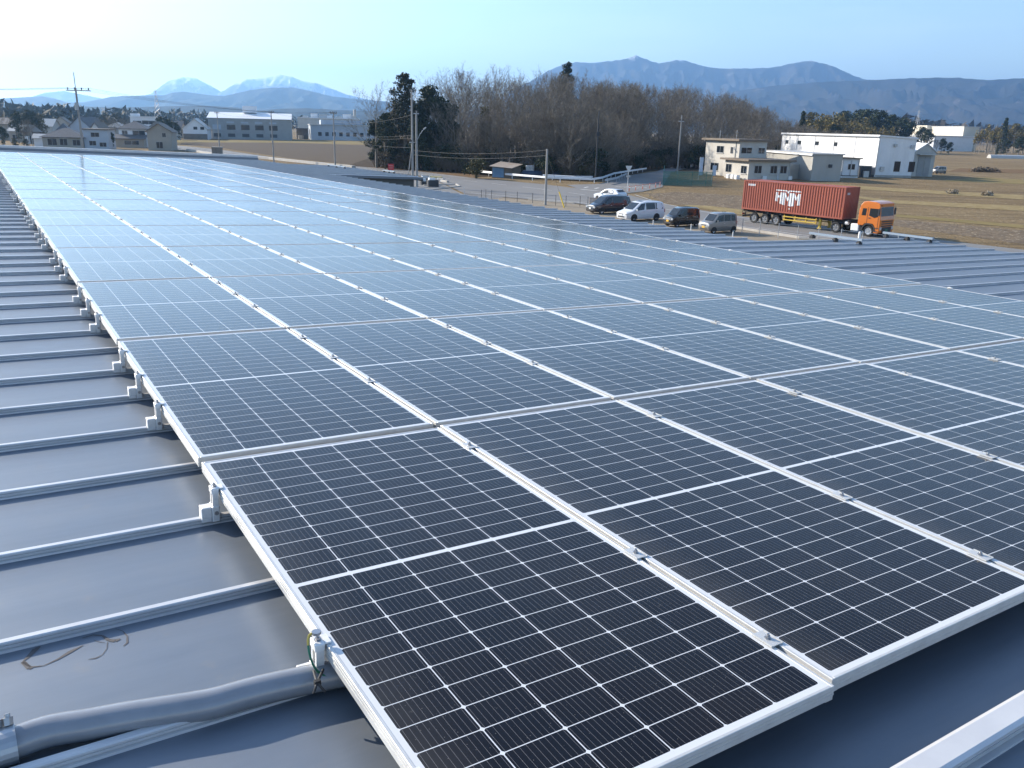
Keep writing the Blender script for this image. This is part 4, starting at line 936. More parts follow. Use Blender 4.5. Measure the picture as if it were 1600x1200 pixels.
# the big logo: a notched bar above three joined letters whose feet step down to a point
LX, LZ, LW, LH = CL * .345, 0.70, 2.75, 1.50
def lg(*pts): return [(LX + x * LW, LZ + z * LH) for x, z in pts]
logo = [lg((0, .93), (.42, .93), (.49, .80), (.56, .93), (1, .93), (1, 1.0), (.53, 1.0), (.49, .91), (.45, 1.0), (0, 1.0)),
        lg((0, .84), (.085, .84), (.085, .24), (0, .26)), lg((.085, .64), (.18, .64), (.18, .50), (.085, .50)), lg((.18, .84), (.27, .84), (.27, .09), (.18, .13)),
        lg((.285, .84), (.39, .84), (.39, .04), (.285, .08)), lg((.39, .84), (.49, .52), (.49, .30), (.39, .60)), lg((.49, .52), (.57, .78), (.57, .48), (.49, .30)), lg((.54, .84), (.65, .84), (.65, .0), (.54, .02)),
        lg((.66, .84), (.765, .84), (.765, .04), (.66, .01)), lg((.765, .84), (.845, .60), (.845, .38), (.765, .62)), lg((.845, .60), (.91, .84), (.91, .58), (.845, .38)), lg((.90, .84), (1.0, .84), (1.0, .12), (.90, .10))]
marks('logo', logo, M['cwhite'])
marks('logo', [[(.55 + k * .28, 2.36), (.77 + k * .30, 2.36), (.77 + k * .30, 2.56), (.55 + k * .30, 2.56)] for k in range(3)] + [[(5.48, .40), (5.60, .40), (5.60, .53), (5.48, .53)]], M['cwhite'])
marks('data_plate', [[(11.42, 2.5 - k * .17), (11.50, 2.5 - k * .17), (11.50, 2.62 - k * .17), (11.42, 2.62 - k * .17)] for k in range(8)] + [[(11.10, 2.4 - k * .2), (11.16, 2.4 - k * .2), (11.16, 2.54 - k * .2), (11.10, 2.54 - k * .2)] for k in range(7)] + [[(11.42, 1.5), (11.55, 1.5), (11.55, 1.72), (11.42, 1.72)]], M['cwhite'])
marks('hazard_label', [[(11.05, .46), (11.22, .46), (11.22, .68), (11.05, .68)], [(11.05, .84), (11.22, .84), (11.22, 1.04), (11.05, 1.04)]], M['cyel'])
b = MB(); b.box(CL - .008, CL - .002, -.85, -.40, 2.2, 2.4); b.build('logo', mat('faded_marks', (.5, .48, .47), .6), ce)
# trailer chassis
te = empty('container_trailer', (org.x, org.y, RZ), hang, 'yellow sided three axle trailer carrying the red container', 'trailer')
b = MB()
for y in (-.45, .38): b.box(.1, 11.9, y, y + .09, .95, DZ - .07)
for x in [.15 + 1.45 * k for k in range(9)]: b.box(x, x + .14, -1.1, 1.1, 1.08, DZ - .075)
b.build('chassis', M['dark'], te)
for i, x in enumerate((1.55, 2.85, 4.15)):
    for s in (-1, 1): wheel(te, x, s * 1.03, .50, .30, s, rimm=M['rim_grey'])
    b = MB(); b.tube([(x, -1.0, .5), (x, 1.0, .5)], .09, 8); b.build('axle', M['dark'], te)
M['yellow'] = mat('guard_yellow', (0.62, 0.42, 0.06), 0.5)
for s in (-1, 1):
    b = MB()
    for z in (.62, .92): y0, y1 = sorted((s * 1.10, s * 1.16)); b.box(4.95, 8.6, y0, y1, z, z + .10)
    for x in (5.0, 6.2, 7.4, 8.5): y0, y1 = sorted((s * 1.02, s * 1.10)); b.box(x, x + .08, y0, y1, .55, 1.1)
    b.build('side_guard', M['yellow'], te)
    b = MB(); y0, y1 = sorted((s * .75, s * .95)); b.box(8.75, 8.95, y0, y1, .25, 1.1); b.box(8.65, 9.05, y0, y1, .15, .25); b.build('landing_leg', M['yellow'], te)
b = MB(); b.box(.1, .2, -1.15, 1.15, .5, .68); b.box(.12, .18, -.7, -.6, .68, 1.0); b.box(.12, .18, .6, .7, .68, 1.0); b.build('rear_bumper', M['dark'], te)
for s in (-1, 1): b = MB(); y0, y1 = sorted((s * .7, s * 1.1)); b.box(.06, .1, y0, y1, .72, .88); b.build('tail_light', M['tail'], te)
# tractor unit
M['orange'] = paint('cab_orange', (0.62, 0.165, 0.012), .35)
X0 = CL - 1.45                                     # rear of the tractor frame along the lorry
tr = empty('tractor_unit', (org.x + HD.x * X0, org.y + HD.y * X0, RZ), hang, 'orange cab over truck pulling the red container', 'truck')
cf = 5.15                                        # cab front
b = MB()
prof = [(3.02, .95), (3.02, 2.35), (3.12, 2.75), (3.35, 3.05), (3.75, 3.13), (4.55, 3.10), (4.92, 2.98), (4.98, 2.72), (5.08, 1.95), (5.15, 1.55), (5.15, .42), (4.95, .36), (4.62, .36), (4.60, 1.0), (4.45, 1.16), (3.75, 1.16), (3.55, .95)]
b.ext_y(prof, -1.22, 1.22)
me = b.mesh('cab', M['orange']); cab = put('cab', me, tr)
md = cab.modifiers.new('soft_edges', 'BEVEL'); md.width = .05; md.segments = 2; md.limit_method = 'ANGLE'; md.angle_limit = radians(40)
b = MB(); b.quad((5.095, -1.10, 1.86), (5.095, 1.10, 1.86), (5.0, 1.06, 2.66), (5.0, -1.06, 2.66)); b.build('windshield', M['glass'], tr)
for s in (-1, 1):
    b = MB(); y = s * 1.228; q = [(4.02, y, 1.88), (4.55, y, 1.70), (4.88, y, 1.82), (4.86, y, 2.52), (4.05, y, 2.52)]; b.add(q if s < 0 else q[::-1], [(0, 1, 2, 3, 4)]); b.build('door_window', M['glass'], tr)
    b = MB(); q = [(3.30, y, 1.85), (3.72, y, 1.85), (3.74, y, 2.48), (3.36, y, 2.48)]; b.quad(*(q if s < 0 else q[::-1])); b.build('sleeper_window', M['glass'], tr)
    b = MB(); y0, y1 = sorted((s * 1.222, s * 1.236)); b.box(3.86, 3.88, y0, y1, 1.2, 2.6); b.box(4.92, 4.94, y0, y1, .7, 1.8); b.build('door_seam', M['dark'], tr)
    b = MB(); b.box(4.0, 4.18, *sorted((s * 1.222, s * 1.25)), 1.62, 1.70); b.build('door_handle', M['dark'], tr)
    b = MB(); b.box(4.98, 5.06, *sorted((s * 1.30, s * 1.50)), 1.95, 2.55); b.tube([(5.0, s * 1.2, 2.62), (5.02, s * 1.42, 2.60)], .02, 6); b.tube([(5.0, s * 1.2, 1.9), (5.02, s * 1.42, 1.95)], .02, 6); b.build('mirror', M['dark'], tr)
    b = MB(); b.cbox(5.10, 5.18, *sorted((s * .86, s * 1.16)), .66, .92, .02); b.build('headlight', M['lamp'], tr)
    b = MB(); arc = [(4.1 + .66 * cos(a), .55 + .66 * sin(a)) for a in [pi * k / 8 for k in range(9)]] + [(4.1 + .56 * cos(a), .55 + .56 * sin(a)) for a in [pi * (8 - k) / 8 for k in range(9)]]
    b.ext_y(arc, *sorted((s * .95, s * 1.26))); b.build('mudguard', M['dark'], tr)
    wheel(tr, 4.1, s * 1.04, .50, .30, s); wheel(tr, .85, s * 1.0, .50, .34, s, rimm=M['rim_grey'])
    b = MB(); b.box(4.62, 5.05, *sorted((s * 1.225, s * 1.25)), .50, .56); b.box(4.62, 5.05, *sorted((s * 1.225, s * 1.25)), .80, .86); b.build('cab_step', M['dark'], tr)
b = MB(); b.box(5.151, 5.17, -.95, .95, .96, 1.06); b.box(5.151, 5.17, -.95, .95, 1.16, 1.26); b.box(5.151, 5.17, -.95, .95, 1.36, 1.46); b.build('grille', M['dark'], tr)
b = MB(); b.box(5.151, 5.19, -.80, .80, .45, .90); b.build('bumper_intake', M['dark'], tr)
b = MB(); b.box(5.191, 5.2, -.22, .22, .52, .72); b.build('number_plate', mat('plate_green', (.05, .16, .09), .5), tr)
b = MB(); b.box(5.01, 5.05, -1.0, 1.0, 2.73, 2.95); b.build('roof_visor', M['orange'], tr)
b = MB()
for y in (-.45, .36): b.box(0, 3.6, y, y + .09, .72, .98)
for x in (.1, 1.6, 2.7): b.box(x, x + .2, -.36, .36, .75, .95)
b.build('frame_rail', M['dark'], tr)
b = MB(); b.tube([(.95, 0, 1.0), (.95, 0, 1.12)], .45, 14); b.build('fifth_wheel', M['dark'], tr)
b = MB(); b.cbox(2.35, 3.15, -1.16, -.62, .42, 1.02, .06); b.build('side_tank', M['white'], tr)
b = MB(); b.tube([(1.72, -.95, .98), (2.0, -.95, .98)], .16, 12); b.build('air_tank', M['white'], tr)
b = MB(); b.cbox(1.7, 3.1, .62, 1.16, .42, .98, .08); b.build('fuel_tank', M['galv'], tr)
b = MB(); b.box(2.86, 2.98, -.9, -.6, .98, 2.7); b.box(2.86, 2.98, .6, .9, .98, 2.4); b.build('intake_stack', M['dark'], tr)
# ================================================================== trees
M['bark'] = mat('bark', (0.16, 0.135, 0.105), 0.9, c2=(0.33, 0.29, 0.24), scale=2.5)
M['twig'] = mat('twigs', (0.080, 0.066, 0.050), 0.9, c2=(0.29, 0.25, 0.195), scale=0.9, lo=.3, hi=.72)
M['twig_dark'] = mat('twigs_dark', (0.12, 0.092, 0.066), 0.9, c2=(0.19, 0.15, 0.11), scale=0.4)
def leafmat(name, a, c, scale=0.5):
    t = NT(name); t.base(t.ramp(t.noise(scale, 3, 0.6), [(0.35, a), (0.7, c)])); t.set(0.7, spec=0.25); return t.mat
M['ever'] = leafmat('leaf_evergreen', (0.018, 0.030, 0.012), (0.042, 0.056, 0.020))
M['olive'] = leafmat('leaf_olive', (0.065, 0.060, 0.020), (0.13, 0.105, 0.034))
M['bamboo'] = leafmat('leaf_bamboo', (0.115, 0.095, 0.026), (0.21, 0.155, 0.042))
M['pine'] = leafmat('leaf_pine', (0.020, 0.028, 0.014), (0.045, 0.050, 0.024))
M['drybush'] = leafmat('leaf_dry', (0.085, 0.062, 0.035), (0.15, 0.11, 0.062))
def rv(r): 
    while True:
        v = Vector((r.uniform(-1, 1), r.uniform(-1, 1), r.uniform(-1, 1)))
        if .05 < v.length < 1: return v.normalized()
def bare_mesh(seed, H, spread=1.0, first=.22, nl=6, tw=1.0):
    """returns (trunk and limbs, fine crown) for a leafless broadleaf tree of height H"""
    r = random.Random(seed); tb, cb = MB(), MB()
    def branch(p, d, L, rad, lev):
        segs = 4 if lev < 2 else 3; P = [p.copy()]; R_2 = [rad]; q = p.copy(); dd = d.copy()
        for i in range(segs):
            dd = (dd + rv(r) * (.16 if lev else .05) + UP * (.10 if lev else .05)).normalized(); q = q + dd * (L / segs); P.append(q.copy()); R_2.append(rad * (1 - .75 * (i + 1) / segs))
        if lev <= 1: tb.tube(P, R_2, 6 if lev == 0 else 5, cap=False)
        elif lev == 2: tb.tube(P, R_2, 4, cap=False)
        else: cb.tube(P, R_2, 3, cap=False)
        if lev >= 3:
            n = int(7 * tw)
            for _ in range(n):
                i = r.randint(0, segs - 1); a = P[i].lerp(P[i + 1], r.random()); td = (dd * .8 + rv(r) * .8 + UP * .35).normalized(); l2 = r.uniform(.45, 1.15) * H / 18
                sd_ = td.cross(rv(r)).normalized() * (.020 * H / 18)
                e_ = a + td * l2; m_ = a + td * l2 * .5 + rv(r) * .06
                cb.add([a - sd_, a + sd_, m_ + sd_ * .7, m_ - sd_ * .7, e_], [(0, 1, 2, 3), (3, 2, 4)])
                for _k in range(2):
                    a2 = a + td * l2 * r.uniform(.3, .8); t2 = (td + rv(r) * .9).normalized(); s2 = t2.cross(rv(r)).normalized() * (.014 * H / 18)
                    cb.add([a2 - s2, a2 + s2, a2 + t2 * l2 * .55], [(0, 1, 2)])
            return
        k = {0: nl, 1: 6, 2: 5}[lev]
        for j in range(k):
            f_ = (first + (1 - first) * (j + .6) / k) if lev == 0 else (.25 + .75 * (j + r.random()) / k)
            f_ = min(f_, .98); i = min(int(f_ * segs), segs - 1); a = P[i].lerp(P[i + 1], f_ * segs - i)
            az = j * 2.4 + r.uniform(-.5, .5); ob = dd.orthogonal().normalized(); oc = dd.cross(ob)
            out = ob * cos(az) + oc * sin(az)
            ang = r.uniform(.45, .75) * spread if lev == 0 else r.uniform(.4, .8)
            nd = (d * cos(ang) + out * sin(ang) + UP * .12).normalized()
            ln = L * (.62 if lev == 0 else .58) * r.uniform(.8, 1.15) * (1.1 - .35 * f_ if lev == 0 else 1)
            branch(a, nd, ln, max(R_2[i] * .55, .012), lev + 1)
        if lev < 3: branch(P[-1], dd, L * .42, max(R_2[-1], .02), min(lev + 1, 3))
    branch(Vector((0, 0, -.2)), Vector((r.uniform(-.06, .06), r.uniform(-.06, .06), 1)).normalized(), H * .62, H * .014 + .04, 0)
    zt = max(v[2] for v in cb.v); k = H / zt
    for m_ in (tb, cb): m_.v = [(x * k, y * k, z * k) for x, y, z in m_.v]
    return tb.mesh('trunk', M['bark']), cb.mesh('crown', M['twig'])
def leaf_cloud(b, r, c, rad, n, size, shell=.55, mi=0, droop=0.0):
    for _ in range(n):
        v = rv(r); q = r.uniform(shell, 1.0) ** .8
        p = Vector(c) + Vector((v.x * rad[0], v.y * rad[1], v.z * rad[2])) * q
        nn = (v * .7 + rv(r)).normalized(); a = nn.orthogonal().normalized(); a = (Matrix.Rotation(r.uniform(0, 6.28), 3, nn) @ a); c2 = nn.cross(a)
        s = size * r.uniform(.6, 1.3)
        b.add([p - a * s, p - c2 * s * .45 - UP * droop * s, p + a * s, p + c2 * s * .45], [(0, 1, 2, 3)], mi)
def leafy_mesh(seed, H, Wd, m, kind='round', dens=1.0, size=.26):
    r = random.Random(seed); tb, cb = MB(), MB()
    tb.tube([(0, 0, -.2), (r.uniform(-.2, .2), r.uniform(-.2, .2), H * .4), (r.uniform(-.3, .3), r.uniform(-.3, .3), H * .85)], [H * .02 + .05, H * .014 + .03, .03], 6)
    if kind == 'round':
        for k in range(24):
            a = r.uniform(0, 6.28); f_ = r.random(); z = H * (.22 + .66 * f_); ro = Wd * .5 * (1 - abs(f_ - .35) * 1.05) * r.uniform(.35, .9)
            c = (ro * cos(a), ro * sin(a), z); s = Wd * r.uniform(.12, .25)
            leaf_cloud(cb, r, c, (s, s, s * .8), int(115 * dens), size, .35); tb.tube([(0, 0, z * .62), c], [.07, .02], 4)
    elif kind == 'column':
        for k in range(14):
            f_ = k / 13; z = H * (.06 + .88 * f_); ro = Wd * .16 * (1 - f_); a = r.uniform(0, 6.28); s = Wd * .42 * (1 - .72 * f_)
            leaf_cloud(cb, r, (ro * cos(a), ro * sin(a), z), (s, s, H * .07), int(150 * dens), size)
    elif kind == 'pine':
        for k in range(24):
            f_ = k / 23; z = H * (.34 + .62 * f_); ro = Wd * .44 * (1 - f_ * .8) * r.uniform(.25, 1.1); a = k * 2.4 + r.uniform(-.5, .5); c = (ro * cos(a), ro * sin(a), z); s = Wd * .19 * (1.15 - .45 * f_) * r.uniform(.75, 1.25)
            leaf_cloud(cb, r, c, (s, s, s * .62), int(120 * dens), size * .9, .3); tb.tube([(0, 0, z - .5), c], [.06, .02], 4)
    elif kind == 'bamboo':
        for k in range(26):
            a = r.uniform(0, 6.28); ro = Wd * .45 * sqrt(r.random()); h_ = H * r.uniform(.6, 1.0); x, y = ro * cos(a), ro * sin(a); l_ = r.uniform(.3, 1.2)
            tb.tube([(x, y, 0), (x * 1.05, y * 1.05, h_ * .6), (x * 1.2 + l_ * cos(a), y * 1.2 + l_ * sin(a), h_)], [.05, .04, .01], 4)
            leaf_cloud(cb, r, (x * 1.12, y * 1.12, h_ * .78), (.9, .9, h_ * .24), int(70 * dens), size, .2, droop=.4)
    return tb.mesh('trunk', M['bark']), cb.mesh('crown', m)
def plant_tree(meshes, pos, s, rz, label, cat, group=None, name='tree', sxy=1.0):
    e = empty(name, (pos[0], pos[1], 0), rz, label, cat, group); e.scale = (s * sxy, s * sxy, s)
    put('trunk', meshes[0], e); put('crown', meshes[1], e); return e
BARE = [bare_mesh(11 + i, 18, spread=(1.15, 1.35, 1.0, 1.25, 1.1, 1.4)[i], first=(.22, .16, .26, .18, .24, .14)[i], nl=(7, 8, 7, 8, 7, 8)[i]) for i in range(6)]
LOW = [bare_mesh(51 + i, 18, spread=1.5, first=.05, nl=9) for i in range(3)]
LONE = bare_mesh(91, 18, spread=1.25, first=.16, nl=7, tw=.55)
SPARSE = [bare_mesh(71 + i, 18, spread=1.5, first=.2, nl=8, tw=.5) for i in range(3)]
print('bare tree faces', [len(m[0].polygons) + len(m[1].polygons) for m in BARE])
rt = random.Random(21)
PROFILE = [(560, 150), (590, 128), (620, 124), (660, 112), (690, 98), (715, 92), (745, 98), (780, 97), (820, 98), (860, 97), (900, 101), (940, 110), (980, 119), (1010, 124), (1050, 121), (1090, 124), (1130, 134), (1165, 149), (1200, 166), (1235, 182), (1255, 190), (1300, 200)]
def top_at(u):
    for (a, za), (c, zc2) in zip(PROFILE, PROFILE[1:]):
        if a <= u <= c: return za + (zc2 - za) * (u - a) / (c - a)
    return PROFILE[0][1] if u < 560 else PROFILE[-1][1]
def tree_h(pos, v):
    """height of a tree standing at pos whose tip is read at image row v"""
    lo, hi = 1.0, 60.0
    for _ in range(30):
        m = (lo + hi) / 2
        if pix((pos[0], pos[1], m))[1] > v: lo = m
        else: hi = m
    return lo
def in_poly(p, P):
    c = False
    for i in range(len(P)):
        a, b_ = P[i - 1], P[i]
        if (a[1] > p[1]) != (b_[1] > p[1]) and p[0] < (b_[0] - a[0]) * (p[1] - a[1]) / (b_[1] - a[1]) + a[0]: c = not c
    return c
GROVE = [(-30, 181), (-19, 170), (-9, 164), (-2, 161), (6, 152.5), (12.5, 152.5), (16.5, 164), (27, 196), (34, 213), (48, 219), (62, 222), (90, 260), (140, 345), (138, 400), (60, 330), (0, 280), (-28, 225)]
spots = []
def try_spot(p, dmin):
    if all((p[0] - q[0]) ** 2 + (p[1] - q[1]) ** 2 > dmin * dmin for q in spots): spots.append(p); return True
    return False
# front row first, then the body of the grove
for p in [(-4.5, 164), (0, 161), (5, 157), (9.5, 156), (13, 161), (15.5, 169), (18.5, 178), (21.5, 187), (26, 199), (31, 210), (38, 217), (46, 222), (54, 224), (62, 227), (70, 236), (79, 248), (-8, 168), (-12.5, 171)]: try_spot(p, 2)
while len(spots) < 120:
    p = (rt.uniform(-30, 140), rt.uniform(152, 400))
    if in_poly(p, GROVE): try_spot(p, 4.6 if p[1] < 240 else 7.0) or rt.random()
    if len(spots) >= 118: break
n_b = 0
for i, p in enumerate(spots):
    u = pix((p[0], p[1], 5))[0]
    if u < 708 and p[1] < 205: continue
    tp = top_at(u) if 560 < u < 1300 else 200
    h = tree_h(p, tp) * rt.uniform(.86, 1.0)
    if p[1] > 195: h = min(h, tree_h(p, tp + 2))
    h = max(7.0, min(h, 25.0))
    if i < 18: h *= rt.uniform(.60, .85)
    k = rt.randrange(6); n_b += 1
    sparse_ = u < 865 and i >= 18 and i % 2 == 0
    if u < 865 and not sparse_ and i >= 18: h *= rt.uniform(.72, .95)
    plant_tree((SPARSE[k % 3] if sparse_ else LOW[k % 3] if i < 18 and k % 2 else BARE[k]), p, h / 18, rt.uniform(0, 6.28), 'leafless brown tree, one of the dense grove behind the road junction', 'tree', 'leafless trees of the grove', 'bare_tree', rt.uniform(.95, 1.2))
print('bare trees', n_b)
# the trees one can single out
def lone(u, v, tip, meshes, label, name='tree', H=18, cat='tree', rz=0.5, sxy=1.0, group=None):
    p = G(u, v); return plant_tree(meshes, p, tree_h(p, tip) / H, rz, label, cat, group, name, sxy)
lone(588, 262.5, 121, LONE, 'airy spreading leafless tree at the left end of the grove against the mountains', 'bare_tree', sxy=.95)
lone(733, 261, 92, SPARSE[1], 'tall wide vase shaped leafless tree right of the dark evergreen', 'bare_tree', sxy=1.15)
lone(775, 262, 97, SPARSE[2], 'tall upright leafless tree with pale twigs beside the vase shaped one', 'bare_tree', sxy=1.0)
PINE = leafy_mesh(5, 18, 8.5, M['pine'], 'pine', 1.7, .27)
EVR = leafy_mesh(6, 18, 10, M['ever'], 'round', 2.6, .36)
EVR3 = leafy_mesh(26, 16, 9, M['ever'], 'round', 2.4, .36)
EVR2 = leafy_mesh(16, 14, 9, M['ever'], 'round', 1.2, .32)
OLI = leafy_mesh(7, 12, 7, M['olive'], 'round', 1.0, .28)
CON = leafy_mesh(8, 12, 4.5, M['ever'], 'column', 1.0, .26)
BAM = leafy_mesh(9, 11, 9, M['bamboo'], 'bamboo', 1.0, .34)
lone(634, 264, 112, PINE, 'tall ragged dark pine overtopping the left part of the grove', 'pine_tree', sxy=1.15)
lone(622, 262, 150, OLI, 'mid height olive brown tree below the tall pine', 'evergreen_tree', H=12, sxy=.9)
lone(678, 264, 124, EVR, 'big dense dark evergreen beside the tall pine', 'evergreen_tree', sxy=.95)
lone(697, 264, 152, EVR3, 'dark evergreen leaning against the big dense one, on its road side', 'evergreen_tree', H=16, sxy=.9)
lone(660, 264, 160, EVR3, 'dark evergreen filling the space between pine and big evergreen', 'evergreen_tree', H=16, sxy=.9, rz=2.2)
lone(590, 262, 185, EVR3, 'dark low evergreen mass under the airy leafless tree', 'evergreen_tree', H=16, sxy=1.0, rz=1.2)
lone(602, 264, 172, EVR2, 'low dark evergreen at the left corner of the grove', 'evergreen_tree', H=14, sxy=.75)
lone(652, 267, 182, EVR2, 'low dark evergreen behind the twin utility poles', 'evergreen_tree', H=14, sxy=.8, rz=2)
lone(712, 266, 195, OLI, 'olive green tree low in the grove under the vase shaped tree', 'evergreen_tree', H=12, sxy=.8, rz=1)
lone(757, 268, 158, OLI, 'olive green tree standing among the bare trunks above the blue sheeted shed', 'evergreen_tree', H=12, sxy=.55, rz=4)
p = Vector((14.0, 262)); plant_tree(PINE, p, tree_h(p, 95) / 18, 1.0, 'dark pine tip rising over the bare crowns of the grove', 'tree', None, 'pine_tree', .75)
p = G(1247, 245); plant_tree(CON, p, tree_h(p, 174) / 12, 2.0, 'dark conifer at the right foot of the grove', 'tree', None, 'conifer_tree')
# undergrowth along the edge of the grove
def shrub_mesh(seed, m, leaf=False):
    r = random.Random(seed); b = MB()
    for k in range(26):
        a = r.uniform(0, 6.28); l_ = r.uniform(.2, 1.4); tip = Vector((l_ * cos(a), l_ * sin(a), r.uniform(1.1, 2.6)))
        b.tube([(.1 * cos(a), .1 * sin(a), 0), tip * .55 + Vector((0, 0, .2)), tip], [.02, .014, .005], 3)
        if leaf: leaf_cloud(b, r, tip * .8, (.55, .55, .5), 34, .15, .2)
        else:
            for _ in range(34):
                q = tip * r.uniform(.35, 1.0); d_ = (tip.normalized() + rv(r) * .8).normalized(); s_ = d_.cross(rv(r)).normalized() * .010
                b.add([q - s_, q + s_, q + d_ * r.uniform(.3, .8)], [(0, 1, 2)])
    return b.mesh('foliage', m)
SHR = [shrub_mesh(1, M['twig_dark']), shrub_mesh(2, M['twig']), shrub_mesh(3, M['ever'], True), shrub_mesh(4, M['olive'], True), shrub_mesh(5, M['drybush'], True)]
edge = [(-31, 178), (-20, 169), (-8, 160), (-3, 160), (5, 151.3), (13, 151), (17.5, 161), (22, 177), (29, 196.5), (36, 206), (50, 211)]
def shrub(k, p, s, rz, label, group=None):
    e = empty('shrub', (p[0], p[1], 0), rz, label, 'shrub', group); e.scale = (s, s, s * rt.uniform(.8, 1.25)); put('foliage', SHR[k], e); return e
for i in range(len(edge) - 1):
    a, c = Vector(edge[i]), Vector(edge[i + 1]); n_ = max(2, int((c - a).length / 1.5))
    for j in range(n_):
        for row in range(3):
            q = a.lerp(c, (j + rt.random()) / n_); nn = Vector((-(c - a).y, (c - a).x)).normalized(); q = q + nn * (.4 + row * 1.7 + rt.random())
            k = rt.choice((0, 0, 1, 2, 3, 4, 0, 2)) if row < 2 else rt.choice((2, 0, 2)); 
            shrub(k, q, rt.uniform(.75, 1.3) * (1 + .35 * row), rt.uniform(0, 6), 'tangled undergrowth shrub along the shaded edge of the grove', 'undergrowth shrubs along the grove')
# understorey: young bare trees and thickets that close the gaps between the trunks
for i in range(len(edge) - 1):
    a, c = Vector(edge[i]), Vector(edge[i + 1]); nn = Vector((-(c - a).y, (c - a).x)).normalized(); n_ = max(2, int((c - a).length / 2.6))
    for j in range(n_):
        q = a.lerp(c, (j + rt.random()) / n_) + nn * rt.uniform(1.5, 6); h = rt.uniform(6.5, 13)
        if pix((q.x, q.y, 3))[0] > 712: plant_tree(LOW[rt.randrange(3)], q, h / 18, rt.uniform(0, 6.28), 'slender young leafless tree along the front edge of the grove', 'tree', 'young bare trees along the edge of the grove', 'young_tree', 1.25)
n_t = 0
while n_t < 85:
    p = (rt.uniform(-28, 130), rt.uniform(160, 330))
    if in_poly(p, GROVE): n_t += 1; shrub(rt.choice((0, 2, 0, 2, 4, 1)), p, rt.uniform(1.7, 2.9), rt.uniform(0, 6), 'dark thicket deep among the trunks of the grove', 'thickets inside the grove')
p = G(745, 279); shrub(3, p, 1.7, 0, 'yellow green bush beside the blue sheeted shed')
p = G(602, 264.5); shrub(4, p, 1.2, 0, 'pale yellowish dry shrub at the left corner of the grove')
# evergreen belt behind the white factory
belt = [(1262, 238, 170, 'o'), (1278, 240, 172, 'b'), (1296, 238, 176, 'b'), (1310, 236, 170, 'e'), (1322, 238, 180, 'b'), (1334, 236, 168, 'e'), (1350, 237, 167, 'e'), (1366, 238, 169, 'e'), (1383, 237, 176, 'e'), (1374, 239, 195, 'b'), (1402, 238, 181, 'e'), (1415, 239, 188, 'e'), (1346, 240, 190, 'b'), (1300, 241, 192, 'e')]
BL = {'e': ['dark evergreen in the belt behind the white factory roof'], 'b': ['yellow green bamboo clump in the belt behind the white factory roof'], 'o': ['olive tree at the left end of the belt behind the white factory roof']}
for u, v, tip, k in belt:
    ms, H_ = {'e': (EVR2, 14), 'b': (BAM, 11), 'o': (OLI, 12)}[k]
    lone(u, v, tip, ms, BL[k][0], {'e': 'evergreen_tree', 'b': 'bamboo_clump', 'o': 'evergreen_tree'}[k], H_, 'bamboo' if k == 'b' else 'tree', rt.uniform(0, 6), 1.15, 'belt of trees behind the white factory')
rest = [(1445, 238, 200, 'e', 'dark evergreen just left of the far beige factory', 1.0), (1437, 236, 196, 'e', 'dark round tree behind the gabled annex', 1), (1470, 240, 215, 'e', 'low dark round bush tree before the white hall', 1.0), (1482, 242, 221, 'e', 'dark round bush beside the white hall', 1.1),
        (1462, 240, 216, 'd', 'brown leafless shrub tree right of the gabled annex', 1.2), (1540, 240, 200, 'b', 'yellow green bamboo clump right of the far beige factory', 1.2), (1555, 239, 192, 'b', 'tall yellow green bamboo clump at the right, beside a dark spire', 1.0), (1563, 240, 184, 'c', 'dark slender conifer spire at the far right', 1.1),
        (1582, 239, 189, 'o', 'olive brown tree right of the dark spire', 1.1), (1597, 240, 191, 'o', 'olive tree cut by the right picture edge', 1.1), (1590, 243, 212, 'e', 'low dark evergreen at the right picture edge', 1.2), (1572, 243, 218, 'e', 'low dark evergreen left of the picture edge bush', 1.0),
        (1556, 246, 226, 'c', 'single small dark conifer in the open field', .9)]
for u, v, tip, k, lb, sx_ in rest:
    ms, H_ = {'e': (EVR2, 14), 'b': (BAM, 11), 'o': (OLI, 12), 'c': (CON, 12), 'd': (BARE[2], 18)}[k]
    lone(u, v, tip, ms, lb, {'e': 'evergreen_tree', 'b': 'bamboo_clump', 'o': 'evergreen_tree', 'c': 'conifer_tree', 'd': 'bare_tree'}[k], H_, 'bamboo' if k == 'b' else 'tree', rt.uniform(0, 6), sx_)
